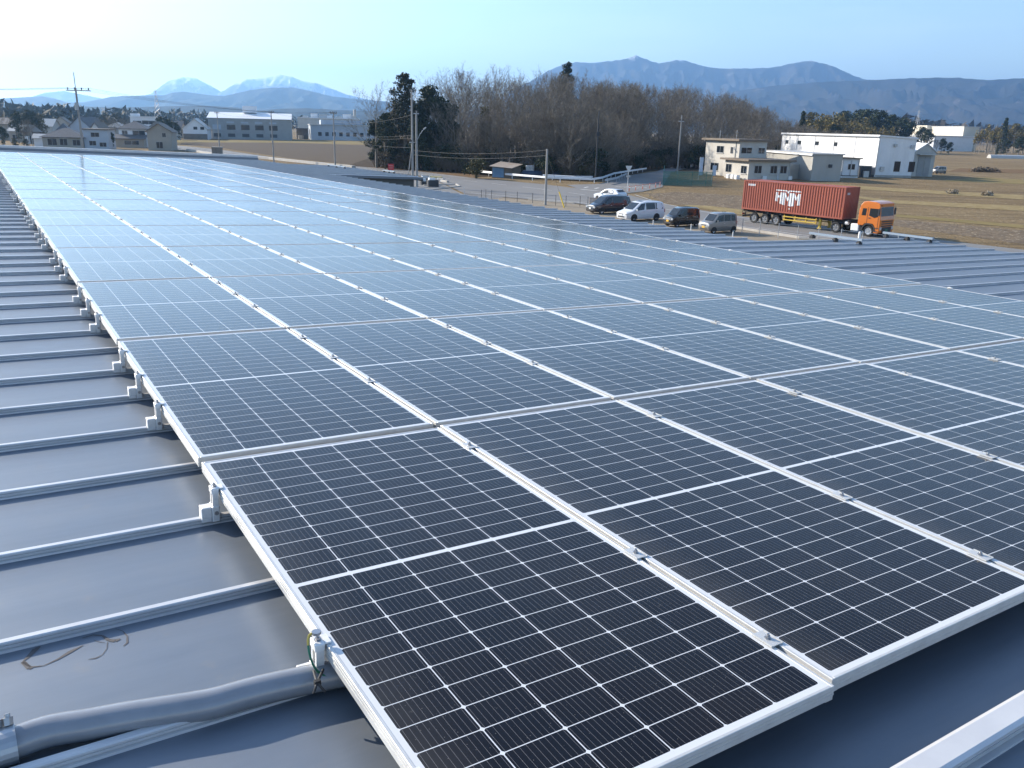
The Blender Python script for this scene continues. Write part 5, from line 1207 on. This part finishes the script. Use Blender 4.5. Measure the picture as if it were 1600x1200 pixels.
# village greenery
vil = [(8, 232, 196, 'e', 'dark evergreen at the left picture edge by the village', 1.0), (-6, 228, 158, 'd', 'bare brown tree at the left picture edge', 1.2), (30, 224, 172, 'e', 'dark tree between the leftmost village houses', 1.01), (52, 222, 170, 'e', 'broad dark tree behind the small pale roofed house', 1.17), (46, 229, 184, 'd', 'brown bare garden tree before the small pale roofed house', 1.01), (66, 222, 174, 'o', 'olive tree over the pale roofed house', 1.09), (24, 232, 214, 'o', 'low olive hedge bush at the left by the village', 1.25), (42, 233, 216, 'e', 'low dark garden bush left of the hip roofed house', 1.09),
       (160, 222, 184, 'd', 'brown bushy tree behind the pale blue house', 1.40), (178, 221, 180, 'd', 'brown bushy tree behind the white two storey house', 1.40), (196, 220, 182, 'd', 'brown bushy tree left of the apartment block', 1.25), (176, 233, 204, 'e', 'dark evergreen in the gap between the pale blue and white houses', .8), (252, 222, 180, 'e', 'dark tree right of the apartment block', 1.01), (266, 224, 184, 'e', 'dark tree above the tan gabled house', 1.01), (276, 221, 189, 'e', 'dark tree behind the gabled hall', 1.01), (222, 222, 190, 'e', 'dark tree in front of the apartment block', 1.0), (95, 216, 181, 'e', 'dark tree in the middle of the village', 1.17), (130, 216, 183, 'o', 'olive tree behind the crossarmed pole', 1.25), (312, 216, 184, 'd', 'reddish bare tree behind the gabled hall', 1.09), (450, 214, 178, 'e', 'dark tree over the right end of the factory hall', 1.09), (530, 213, 184, 'e', 'dark tree behind the pale blue workshop', 1.17)]
for u, v, tip, k, lb, sx_ in vil:
    ms, H_ = {'e': (EVR2, 14), 'o': (OLI, 12), 'd': (BARE[4], 18)}[k]
    lone(u, v, tip, ms, lb, {'e': 'evergreen_tree', 'o': 'evergreen_tree', 'd': 'bare_tree'}[k], H_, 'tree', rt.uniform(0, 6), sx_)
# far tree lines that read as one mass
def far_woods(name, label, bands, m, seed):
    r = random.Random(seed); b = MB()
    for u0, u1, v, hmin, hmax, n in bands:
        for i in range(n):
            p = G(r.uniform(u0, u1), v + r.uniform(-1.0, 1.6)); h = r.uniform(hmin, hmax)
            leaf_cloud(b, r, (p.x, p.y, h * .5), (h * .75, h * .75, h * .55), 34, h * .20, .5)
    return tag(b.build(name, m), label, 'woods', kind='stuff')
far_woods('far_woods', 'far dark tree line beyond the village and the factories', [(-60, 330, 199, 9, 17, 120), (-80, 200, 209, 6, 11, 60), (440, 720, 201, 8, 15, 90), (250, 330, 207, 6, 10, 24)], leafmat('leaf_far', (0.024, 0.030, 0.018), (0.062, 0.055, 0.032), 0.06), 3)
far_woods('far_woods', 'far brown tree line at the foot of the right mountains', [(1380, 1720, 224.5, 20, 34, 120)], leafmat('leaf_far_brown', (0.045, 0.034, 0.022), (0.085, 0.062, 0.036), 0.05), 4)

# ================================================================== street furniture
def pole(u, v, tip, label, r0=.19, r1=.11, arms=(), m='pole', spike=0, extra=None, name='utility_pole'):
    p = G(u, v); h = tree_h(p, tip); e = empty(name, p, rt.uniform(0, .01), label, 'utility pole')
    b = MB(); b.tube([(0, 0, -.3), (0, 0, h - spike)], [r0, r1], 10)
    if spike: b.tube([(0, 0, h - spike - .05), (0, 0, h)], .045, 6)
    b.build('shaft', M[m], e)
    for z, x0, x1, a in arms:
        b = MB(); b.X = Matrix.Rotation(a, 4, 'Z'); b.box(x0, x1, -.06, .06, h - z - .06, h - z + .06); o = b.build('crossarm', M['galv'] if m != 'dark' else M['dark'], e)
        for k in range(4):
            x = x0 + (x1 - x0) * (k + .25) / 3.5; bb = MB(); bb.X = Matrix.Rotation(a, 4, 'Z'); bb.tube([(x, 0, h - z + .06), (x, 0, h - z + .18), (x, 0, h - z + .22), (x, 0, h - z + .34)], [.03, .08, .05, .09], 8); bb.build('insulator', M['cable'] if m != 'white' else M['white'], o)
    b = MB()
    for k in range(8): z = 2.4 + k * .55; b.box(-.02, .02, (r0 - .02) * (1 if k % 2 else -1) - .16, (r0 - .02) * (1 if k % 2 else -1) + .16, z, z + .03)
    b.build('step_bolts', M['steel'], e)
    return e, p, h
pe, pp, ph = pole(138, 297, 113, 'near utility pole with black crossarm of insulators and thin spike on top', .17, .11, ((2.05, -1.15, 1.75, .0),), spike=1.75)
bx_ = MB(); bx_.tube([(.0, -.3, ph - 4.3), (0, -.3, ph - 3.5)], .22, 10); bx_.build('transformer', M['galv'], pe)
p1 = pole(344, 242, 175, 'slim concrete pole beside the brown box, leftmost of three by the field road', .17, .10, ((.25, -.7, .7, .9),))
p2 = pole(428, 254, 174, 'slim concrete pole with short arm, middle of three by the field road', .17, .10, ((.25, -.8, .8, .9),))
p3 = pole(524, 261, 175, 'slim concrete pole nearest the grove, last of three by the field road', .17, .10, ((.25, -.9, .9, .9),))
p4 = pole(645, 292, 140, 'tall concrete pole, left one of the close pair before the grove', .18, .12, ((7.2, -.5, .5, .9),))
p5 = pole(651.5, 292, 173, 'shorter pole with street lamp arm, right one of the close pair', .19, .13, ((.4, -.5, .5, .9),))
b = MB(); b.tube([(.1, 0, 6.6), (.5, -.1, 7.4), (1.0, -.2, 8.05)], .04, 6); b.build('lamp_arm', M['galv'], p5[0]); b = MB(); b.X = Matrix.Translation((1.15, -.22, 8.2)) @ Matrix.Rotation(radians(-38), 4, 'Y'); b.cbox(-.15, .35, -.13, .13, -.08, .08, .03); b.build('lamp_head', M['galv'], p5[0])
b = MB(); b.tube([(-.9, .1, 0), (-.12, 0, 5.2)], .07, 8); b.build('brace', M['pole'], p4[0])
p6 = pole(852, 321, 233, 'short plain concrete pole beside the car park with a yellow sleeved guy wire', .16, .12)
p7 = pole(930, 284, 173, 'pole coloured dark for tree shade, with a black box, before the grove behind the guardrail', .16, .11, (), 'dark'); b = MB(); b.cbox(-.3, .3, -.35, -.1, 7.6, 8.3, .05); b.build('junction_box', M['cable'], p7[0])  # dark material stands in for the tree shadow over this pole
p8 = pole(1058, 272, 180, 'grey pole standing against the bare trees left of the office', .17, .11, ((1.2, -.6, .6, .3),))
p9 = pole(52, 231, 206, 'short street pole among the village houses', .12, .08); p10 = pole(274, 234, 197, 'short slim pole beside the tan gabled house', .10, .07)
# yellow sleeve and guy wire
q = G(882, 326); e = empty('guy_wire', q, 0, 'slanting guy wire in a bright yellow sleeve by the short pole', 'guy wire')
top = Vector((p6[1].x - q.x, p6[1].y - q.y, p6[2] - .5)); b = MB(); b.tube([(0, 0, 0), top], .012, 5); b.build('wire', M['cable'], e)
b = MB(); b.tube([top * .02, top * .30], .075, 8); b.build('sleeve', mat('sleeve_yellow', (0.75, 0.50, 0.03), .5), e)
# wires
def wire(a, c, sag, label, r=.018):
    P = [a.lerp(c, k / 14) - UP * sag * 4 * (k / 14) * (1 - k / 14) for k in range(15)]
    b = MB(); b.tube(P, r, 4); return tag(b.build('power_line', M['cable']), label, 'power line', 'overhead power lines')
tp = lambda P, dz=0, dx=0: Vector((P[1].x + dx, P[1].y, P[2] - dz))
pt = lambda dx: Vector((pp.x + dx, pp.y, ph - 1.75))
for dx in (-1.0, .4, 1.6):
    wire(pt(dx), tp(p3, .1, dx * .4), 1.0, 'thin power line from the crossarmed pole towards the field road', .014)
    wire(pt(dx), Vector((pp.x - 60, pp.y - 6 + dx, ph - 2.2)), .7, 'thin power line leaving the picture left of the crossarmed pole', .014)
names = ['field road pole nearest the grove', 'middle field road pole', 'leftmost field road pole']
wire(tp(p3, .1), tp(p2, .1), 1.0, 'wire between the middle and last field road poles'); wire(tp(p2, .1), tp(p1, .1), 1.0, 'wire between the leftmost and middle field road poles')
for dz in (3.4, 6.2, 6.6, 7.9): wire(tp(p4, dz), tp(p3, dz * .55), .7, 'wire from the tall paired pole to the last field road pole', .02)
for dz in (.1, .7): wire(tp(p4, 8.2 + dz), tp(p6, dz), .45, 'low wire from the paired poles to the short car park pole', .022)
wire(tp(p6, .2), tp(p7, 6.4), .4, 'wire from the short car park pole to the dark grove pole', .016)
wire(tp(p7, 4.6), tp(p8, 5.0), .6, 'wire from the dark grove pole to the grey pole by the office', .016)
# pylons
def pylon(u, v, tip, label, wd=3.2):
    p = G(u, v); h = tree_h(p, tip); e = empty('pylon', p, .3, label, 'pylon'); b = MB(); r_ = .055
    def wz(z): return wd * (1 - z / h) ** 1.3 + .35
    L = [h * k / 9 for k in range(10)]
    for a, c in zip(L, L[1:]):
        for i in range(4):
            s1 = [(1, 1), (1, -1), (-1, -1), (-1, 1)]; A_, B_ = s1[i], s1[(i + 1) % 4]
            b.tube([(A_[0] * wz(a), A_[1] * wz(a), a), (A_[0] * wz(c), A_[1] * wz(c), c)], r_ * 1.5, 4); b.tube([(A_[0] * wz(a), A_[1] * wz(a), a), (B_[0] * wz(c), B_[1] * wz(c), c)], r_, 3); b.tube([(B_[0] * wz(a), B_[1] * wz(a), a), (A_[0] * wz(c), A_[1] * wz(c), c)], r_, 3)
    b.build('lattice', M['steel'], e)
    for f_ in (.72, .84, .95): b = MB(); b.tube([(-4.2, 0, h * f_), (0, 0, h * f_ + .6), (4.2, 0, h * f_)], r_ * 1.3, 4); b.build('crossarm', M['galv'], e)
pylon(249, 205, 141, 'slender lattice pylon far behind the village'); pylon(1427, 232, 172, 'slender lattice pylon behind the white factory', 2.4)
pylon(1409, 234, 196, 'thin low lattice mast among the evergreens behind the factory', 1.2)
# guardrails
def guardrail(pts, label, posts=4.0, m='rail', z=.55):
    e = empty('guardrail', (pts[0][0], pts[0][1], 0), 0, label, 'guardrail'); o = Vector((pts[0][0], pts[0][1], 0)); b = MB(); P = [Vector((x, y, 0)) - o for x, y in pts]
    for i in range(len(P) - 1):
        a, c = P[i], P[i + 1]; d_ = (c - a).normalized(); n_ = Vector((-d_.y, d_.x, 0)); pr = [(.0, .0), (.05, .07), (.0, .14), (.0, .20), (.05, .27), (.0, .35), (-.03, .35), (-.03, 0)]
        A_ = [a - n_ * y + UP * (z + zz) for y, zz in pr]; C_ = [c - n_ * y + UP * (z + zz) for y, zz in pr]; k = len(pr)
        b.add(A_ + C_, [(j, (j + 1) % k, k + (j + 1) % k, k + j) for j in range(k)] + [tuple(range(k - 1, -1, -1)), tuple(range(k, 2 * k))])
    b.build('beam', M[m], e)
    for i in range(len(P) - 1):
        a, c = P[i], P[i + 1]; n_ = max(1, int((c - a).length / posts))
        for j in range(n_):
            q = a.lerp(c, (j + .3) / n_); nn = Vector((-(c - a).y, (c - a).x, 0)).normalized(); bb = MB(); bb.tube([q + nn * .12, q + nn * .12 + UP * (z + .25)], .065, 6); bb.build('post', M[m], e)
guardrail([(-6.7, 157.2), (-2, 150.8), (5, 143.8), (12.5, 141.8), (14.8, 147.5), (18.6, 163), (28.5, 188)], 'long white guardrail curving from the junction up the side road')
guardrail([(4.5, 150.0), (10, 147.5), (13.2, 148.5)], 'short second guardrail behind the long white one, before the dark pole')
guardrail([(14.5, 140), (17.2, 147), (21, 163)], 'low blue grey guardrail on the inner side of the side road bend', m='galv')
# signs
q = G(980, 300); e = empty('road_sign', q, radians(20), 'grey back of a downward triangle sign on a white post by the side road', 'road sign')
b = MB(); b.tube([(0, 0, 0), (0, 0, 3.55)], .04, 8); b.build('post', M['white'], e)
b = MB(); b.ext_y([(-.55, 3.75), (.55, 3.75), (.06, 2.85), (-.06, 2.85)], -.06, -.045); b.build('triangle_plate', mat('sign_back', (.62, .63, .63), .45, .3), e); b = MB(); b.box(-.32, .32, -.06, -.045, 2.1, 2.42); b.build('lower_plate', M['galv'], e)
q = G(611, 276); e = empty('roadwork_sign', q, radians(8), 'red roadside sign board on a blue folding stand by the far roof end', 'sign')
b = MB(); b.box(-.50, .50, -.03, .03, 1.1, 2.15); b.build('board', mat('sign_red', (.48, .035, .04), .5), e)
b = MB(); b.box(-.36, .36, -.045, -.031, 1.78, 1.88); b.box(-.36, .30, -.045, -.031, 1.42, 1.52); b.build('stripe', mat('sign_pale', (.55, .25, .24), .5), e)
for s in (-1, 1): b = MB(); b.tube([(s * .3, -.35, 0), (s * .1, 0, 1.1)], .035, 6); b.tube([(s * .3, .35, 0), (s * .1, 0, 1.1)], .035, 6); b.build('leg', mat('stand_blue', (.10, .20, .45), .5), e)
# orange delineators at the side road
for i, (u, v) in enumerate(((983, 299.5), (993, 298), (1004, 296.5), (1015, 295), (1024, 293.5), (1031, 292))):
    q = G(u, v); e = empty('delineator', q, radians(30), f'{["slim orange white roadside delineator nearest the triangle sign", "orange white delineator second from the triangle sign", "orange white delineator third from the triangle sign", "orange white delineator third from the green net fence", "orange white delineator second from the green net fence", "orange white delineator nearest the green net fence"][i]}', 'delineator', 'orange delineators along the side road')
    b = MB(); b.tube([(0, 0, .05), (0, 0, .85)], .05, 8); b.build('post', mat('deli_orange', (.62, .13, .06), .5) if i == 0 else bpy.data.materials['deli_orange'], e)
    b = MB(); b.tube([(0, 0, .55), (0, 0, .68)], .053, 8); b.build('band', M['white'], e); b = MB(); b.tube([(0, 0, 0), (0, 0, .05)], .12, 10); b.build('foot', M['black'], e)
    if i < 5: b = MB(); q2 = G(*((993, 298), (1004, 296.5), (1015, 295), (1024, 293.5), (1031, 292))[i]) - q; b.X = Matrix.Rotation(-radians(30), 4, 'Z'); b.tube([(0, 0, .72), (q2.x, q2.y, .72)], .025, 5); b.build('bar', bpy.data.materials['deli_orange'], e)
# green net fence
M['net'] = mat('net_green', (0.015, 0.16, 0.135), 0.6)
def net_fence(a, c, h, label):
    a, c = Vector((a.x, a.y, 0)), Vector((c.x, c.y, 0)); L = (c - a).length; e = empty('net_fence', a, atan2((c - a).y, (c - a).x), label, 'fence'); b = MB()
    n_ = int(L / .13)
    for k in range(n_ + 1): x = L * k / n_; b.box(x - .022, x + .022, -.004, .004, .05, h)
    for k in range(int(h / .13)): z = .1 + k * .13; b.box(0, L, -.0085, -.0045, z - .020, z + .020)
    b.build('net', M['net'], e)
    for k in range(int(L / 2.5) + 1): b = MB(); b.tube([(min(k * 2.5, L), .05, 0), (min(k * 2.5, L), .05, h + .1)], .035, 6); b.build('post', mat('post_green', (.02, .15, .12), .5) if 'post_green' not in bpy.data.materials else bpy.data.materials['post_green'], e)
    b = MB(); b.tube([(0, 0, h), (L, 0, h)], .03, 6); b.build('top_rail', bpy.data.materials['post_green'], e)
net_fence(G(1036, 290), G(1112, 291), 2.3, 'green net fence facing the field before the office'); net_fence(G(1036, 290), G(1037, 278), 2.3, 'green net fence running back along the side road')
# banners by the office
for u, v, lb in ((1091, 281, 'tall pale blue banner flag on a pole at the office corner'), (1112, 282, 'small pale banner on a pole before the office wall')):
    q = G(u, v); e = empty('banner_flag', q, .2, lb, 'banner'); h = 4.2 if u < 1100 else 2.8
    b = MB(); b.tube([(0, 0, 0), (0, 0, h)], .035, 6); b.tube([(0, 0, h - .05), (.75, 0, h - .05)], .025, 5); b.build('pole', M['white'], e)
    b = MB(); N_ = 8
    for k in range(N_):
        z0, z1 = h - .1 - (h - 1.0) * k / N_, h - .1 - (h - 1.0) * (k + 1) / N_; y0, y1 = .06 * sin(k * 1.1), .06 * sin((k + 1) * 1.1)
        b.add([(.03, y0, z0), (.72, -y0, z0), (.72, -y1, z1), (.03, y1, z1)], [(0, 1, 2, 3)])
    b.build('cloth', mat('banner_cloth', (.50, .56, .66), .8, c2=(.62, .66, .72), scale=2) if 'banner_cloth' not in bpy.data.materials else bpy.data.materials['banner_cloth'], e)
# thin post fence between car park and road
def post_fence(uv, h, label, m='galv'):
    P = [G(*q_) for q_ in uv]; e = empty('post_fence', P[0], 0, label, 'fence')
    for i, q_ in enumerate(P): b = MB(); b.tube([q_ - P[0], q_ - P[0] + UP * h], .03, 6); b.build('post', M[m], e)
    for z in (.35, .75, h - .08):
        b = MB()
        for a, c in zip(P, P[1:]): b.tube([a - P[0] + UP * z, c - P[0] + UP * z], .007, 4)
        b.build('wire', M[m], e)
post_fence([(1105, 357), (1132, 361), (1159, 365), (1186, 369), (1215, 373), (1245, 376.5), (1277, 380), (1312, 383.5), (1345, 388), (1400, 395)], 1.35, 'wire fence of thin grey posts along the road below the lorry')
post_fence([(752, 312.5), (759, 312), (768, 313), (790, 314.5), (808, 316), (832, 318), (868, 321.5), (884, 322.5), (906, 323), (918, 324)], 1.25, 'wire fence of thin dark posts along the road behind the dark minivan', 'dark')
post_fence([(725, 305), (726, 313)], 1.1, 'pair of pale gate posts at the car park entrance')
for i, (u, v, h, lb) in enumerate(((1020, 357, .75, 'short white marker post between the white and black vans'), (1079, 364, .75, 'short white marker post between the black and silver vans'), (1144, 377, .75, 'short white marker post in the shadow of the silver van'), (1332, 389, .8, 'short white marker post beside a thicker white post'), (1340, 389, 1.35, 'thicker white post standing under the lorry cab'))):
    q = G(u, v); e = empty('marker_post', q, 0, lb, 'marker post', 'white marker posts of the car park'); b = MB(); rr_ = .045 if i < 4 else .11
    b.tube([(0, 0, 0), (0, 0, h)], rr_, 10); b.tube([(0, 0, h), (0, 0, h + .05)], [rr_, rr_ * .4], 10); b.build('post', M['white'], e); b = MB(); b.tube([(0, 0, 0), (0, 0, .06)], rr_ * 2, 10); b.build('foot', M['concrete'], e)
q = G(921, 325); e = empty('pallet_stack', q, radians(10), 'pinkish wooden pallets leaning by the road behind the dark minivan', 'pallets'); M['pallet'] = mat('pallet_wood', (.42, .33, .27), .8)
for k in range(3):
    b = MB(); b.X = Matrix.Translation((k * 1.0, 0, 0)) @ Matrix.Rotation(radians(-12), 4, 'X')
    for j in range(6): b.box(0, .92, -.03, 0, .1 + j * .19, .22 + j * .19)
    for x in (.02, .42, .82): b.box(x, x + .08, .001, .09, .05, 1.2)
    b.build('pallet', M['pallet'], e)
q = G(341, 244); e = empty('cabinet', q, .1, 'brown grey boxy cabinet standing beside the leftmost field road pole', 'cabinet'); b = MB(); b.cbox(-1.3, 1.0, -.9, .9, 0, 2.1, .06); b.build('body', mat('cabinet_brown', (.20, .18, .155), .7), e); b = MB(); b.box(-1.4, 1.1, -1, 1, 2.102, 2.25); b.build('lid', M['concrete'], e); b = MB(); b.box(-.25, -.18, -.93, -.9, .15, 1.95); b.build('door_gap', M['dark'], e)
for u, v, lb in ((665, 289, 'dark equipment boxes stacked below the far roof wing, left group'), (676, 292, 'dark low crate with white lid at the car park entrance')):
    q = G(u, v); e = empty('equipment_box', q, .4, lb, 'equipment box'); b = MB(); b.cbox(-.8, .8, -.5, .5, 0, 1.0, .05); b.build('body', M['dark'], e); b = MB(); b.cbox(-.6, .3, -.4, .4, 1.002, 1.3, .05); b.build('lid', M['white'] if u > 670 else M['galv'], e)
q = G(1545, 247); e = empty('greenhouse_tunnel', q, radians(-2), 'long low pale plastic tunnel lying in the far right field', 'plastic tunnel'); b = MB(); L = 60
for k in range(7): a0, a1 = pi * k / 7, pi * (k + 1) / 7; b.quad((0, -2 * cos(a0), 1.7 * sin(a0)), (L, -2 * cos(a0), 1.7 * sin(a0)), (L, -2 * cos(a1), 1.7 * sin(a1)), (0, -2 * cos(a1), 1.7 * sin(a1)))
b.add([(0, -2 * cos(pi * k / 7), 1.7 * sin(pi * k / 7)) for k in range(8)], [tuple(range(8))]); b.build('cover', M['r_pale'], e); b = MB()
for x in range(0, 61, 6): b.tube([(x + .01, -2.02 * cos(pi * k / 7), 1.73 * sin(pi * k / 7)) for k in range(8)], .04, 4)
b.build('hoops', M['galv'], e)
for u, v, lb in ((1488, 303, 'pale heap of dry stalks in the near right field'), (1543, 306, 'small pale heap of stalks farther right in the field'), (1540, 269, 'long dark heap lying in the right field')):
    q = G(u, v); e = empty('field_heap', q, 0, lb, 'heap'); b = MB(); r_ = random.Random(u)
    if u == 1540: leaf_cloud(b, r_, (0, 0, .4), (4.5, 1.0, 1.0), 500, .35, .3)
    else: leaf_cloud(b, r_, (0, 0, .2), (1.1, .7, .6), 240, .22, .2)
    b.build('stalks', M['twig_dark'] if u == 1540 else mat('dry_stalks', (.36, .30, .22), .9), e)

# ================================================================== hills and mountains
def mount_mat(name, forest, forest2, snow_z=None, snow=None, scale=.0022, patch=None):
    t = NT(name); co = t.coord(); n1 = t.noise(scale, 7, 0.62, co); c = t.ramp(n1, [(0.38, forest), (0.62, forest2)])
    if patch: c = t.mix(t.ramp(t.noise(scale * 1.6, 5, 0.7, co, (1, 1, 2.4)), [(0.63, (0, 0, 0)), (0.74, (1, 1, 1))]), c, patch)
    if snow_z:
        s_ = t.n('ShaderNodeSeparateXYZ'); t.link(co, s_.inputs[0]); zz = t.m('ADD', s_.outputs[2], t.m('MULTIPLY', t.m('SUBTRACT', t.noise(scale * 3, 6, 0.7, co), .5), snow))
        c = t.mix(t.ramp(t.m('DIVIDE', t.m('SUBTRACT', zz, snow_z), 60.0), [(0.0, (0, 0, 0)), (1.0, (1, 1, 1))]), c, (0.75, 0.77, 0.80))
    t.base(c); t.set(0.95, spec=0.05); t.bump(t.noise(scale * 9, 4, 0.6, co), 0.5, 12); return t.mat
def range_(name, prof, D, depth, m, label, ravine=.42, cat='mountains', nu=420, nv=36, seed=0, kfreq=.004):
    us = [prof[0][0] + (prof[-1][0] - prof[0][0]) * i / nu for i in range(nu + 1)]; b = MB(); P = []
    for u in us:
        for (a, za), (c, zc3) in zip(prof, prof[1:]):
            if a <= u <= c + 1e-6: v = za + (zc3 - za) * (u - a) / (c - a); break
        d_ = ray(u, v); hd = hypot(d_.x, d_.y); dirh = Vector((d_.x / hd, d_.y / hd, 0)); zt = CAM_H + d_.z / hd * D; zt = max(zt, 2.0)
        for j in range(nv + 1):
            s_ = j / nv; dist = D - depth * s_ if j else D
            x, y = dirh.x * dist, dirh.y * dist; n_ = noise.noise(Vector((x * kfreq, y * kfreq * .35, seed))) + .5 * noise.noise(Vector((x * kfreq * 2.7, y * kfreq, seed + 9)))
            zz = zt * ((1 - s_) ** 1.15) * (1 - ravine * 1.9 * abs(n_) * min(1, s_ * 7)) if j else zt + zt * .012 * noise.noise(Vector((x * kfreq * 6, y * kfreq * 6, seed)))
            P.append((x, y, max(zz, -.5) if j < nv else -.5))
        P.append((dirh.x * (D + depth * .5), dirh.y * (D + depth * .5), -.5))
    k = nv + 2; f = []
    for i in range(nu):
        f.append((i * k + nv + 1, i * k, (i + 1) * k, (i + 1) * k + nv + 1))
        for j in range(nv): f.append((i * k + j, i * k + j + 1, (i + 1) * k + j + 1, (i + 1) * k + j))
    b.add(P, f); me = b.mesh(name, m); me.polygons.foreach_set('use_smooth', [True] * len(me.polygons))
    return tag(put(name, me), label, cat, kind='structure')
ms_ = mount_mat('snowy_rock', (0.14, 0.14, 0.15), (0.22, 0.22, 0.23), 340, 320, .0018)
range_('mountains', [(190, 158), (215, 152), (235, 147), (250, 136), (262, 127), (278, 122), (292, 120), (308, 123), (325, 132), (345, 143), (360, 146)], 10500, 1800, ms_, 'pale snowy peak at the far left', seed=1)
range_('mountains', [(340, 146), (352, 140), (366, 131), (385, 124), (400, 123), (420, 120), (438, 116.5), (455, 119.5), (475, 127), (495, 130), (515, 137), (540, 147), (560, 152), (600, 160), (640, 170)], 10000, 1800, ms_, 'pale snow dusted twin ridge left of the grove', seed=2)
range_('mountains', [(-120, 158), (0, 157), (40, 154), (70, 145), (100, 142), (130, 148), (160, 154), (200, 158)], 10200, 1500, mount_mat('far_rock', (.12, .12, .13), (.18, .18, .18), None), 'faint pale ridge at the left edge', seed=3)
fo = mount_mat('forest_mid', (.030, .034, .026), (.062, .060, .042))
range_('hills', [(-120, 157), (0, 154), (35, 152), (65, 150.5), (85, 154), (105, 160), (130, 160), (150, 156), (175, 151), (200, 150), (230, 149), (255, 149), (270, 145), (285, 143), (300, 145), (330, 149), (350, 150), (380, 143), (405, 138.5), (430, 136.5), (455, 136.5), (475, 140), (500, 146), (520, 151), (560, 155), (620, 160), (720, 170)], 5600, 1500, fo, 'blue forested hills below the snowy peaks', cat='hills', seed=4)
range_('hills', [(-120, 164), (0, 163), (60, 166), (120, 166), (190, 168), (260, 166), (320, 165), (370, 168), (400, 173), (440, 170), (480, 169), (530, 172), (600, 174), (720, 178)], 3000, 900, mount_mat('forest_near', (.022, .026, .018), (.055, .050, .034), scale=.006), 'dark wooded ridge behind the village', cat='hills', seed=5)
range_('mountains', [(560, 200), (680, 190), (740, 172), (790, 148), (830, 126), (862, 108), (885, 99), (905, 97), (925, 98.5), (948, 96), (960, 94.5), (975, 92.5), (984, 90), (994, 86.5), (1004, 90), (1015, 95), (1030, 99), (1046, 96), (1058, 93.5), (1072, 95), (1085, 99.5), (1100, 104), (1125, 107), (1160, 107), (1195, 106), (1220, 103), (1238, 99), (1252, 96.5), (1268, 95), (1285, 99), (1300, 103), (1318, 111), (1340, 121), (1380, 130), (1500, 150)], 7600, 2200, mount_mat('rock_right', (.035, .036, .036), (.065, .06, .054), 585, 330, .0030, (.20, .175, .15)), 'blue mountain ridge with two snow flecked summits behind the grove', seed=6)
range_('mountains', [(1080, 165), (1150, 142), (1210, 134), (1270, 129), (1310, 127), (1345, 125.5), (1375, 124), (1400, 123.5), (1430, 122), (1470, 121.5), (1500, 121.5), (1520, 124), (1545, 125), (1565, 124), (1590, 122.5), (1620, 121), (1680, 124), (1760, 130), (1850, 140)], 5600, 2000, mount_mat('forest_right', (.014, .016, .014), (.040, .035, .028), None, None, .0032, (.18, .135, .105)), 'broad wooded mountain flank with pale slopes at the right', seed=7)
# ================================================================== air
t = NT('haze_air'); t.t.nodes.remove(t.b); pv = t.n('ShaderNodeVolumePrincipled'); pv.inputs['Color'].default_value = (0.34, 0.61, 1.0, 1); pv.inputs['Density'].default_value = 1.25e-4; pv.inputs['Anisotropy'].default_value = 0.5
t.link(pv.outputs[0], t.out.inputs['Volume'])
b = MB(); b.box(-13500, 13500, -3500, 13500, -1.5, 780)
hz = b.build('haze', t.mat); tag(hz, 'thin blue winter haze filling the air over the plain', 'haze', kind='stuff')
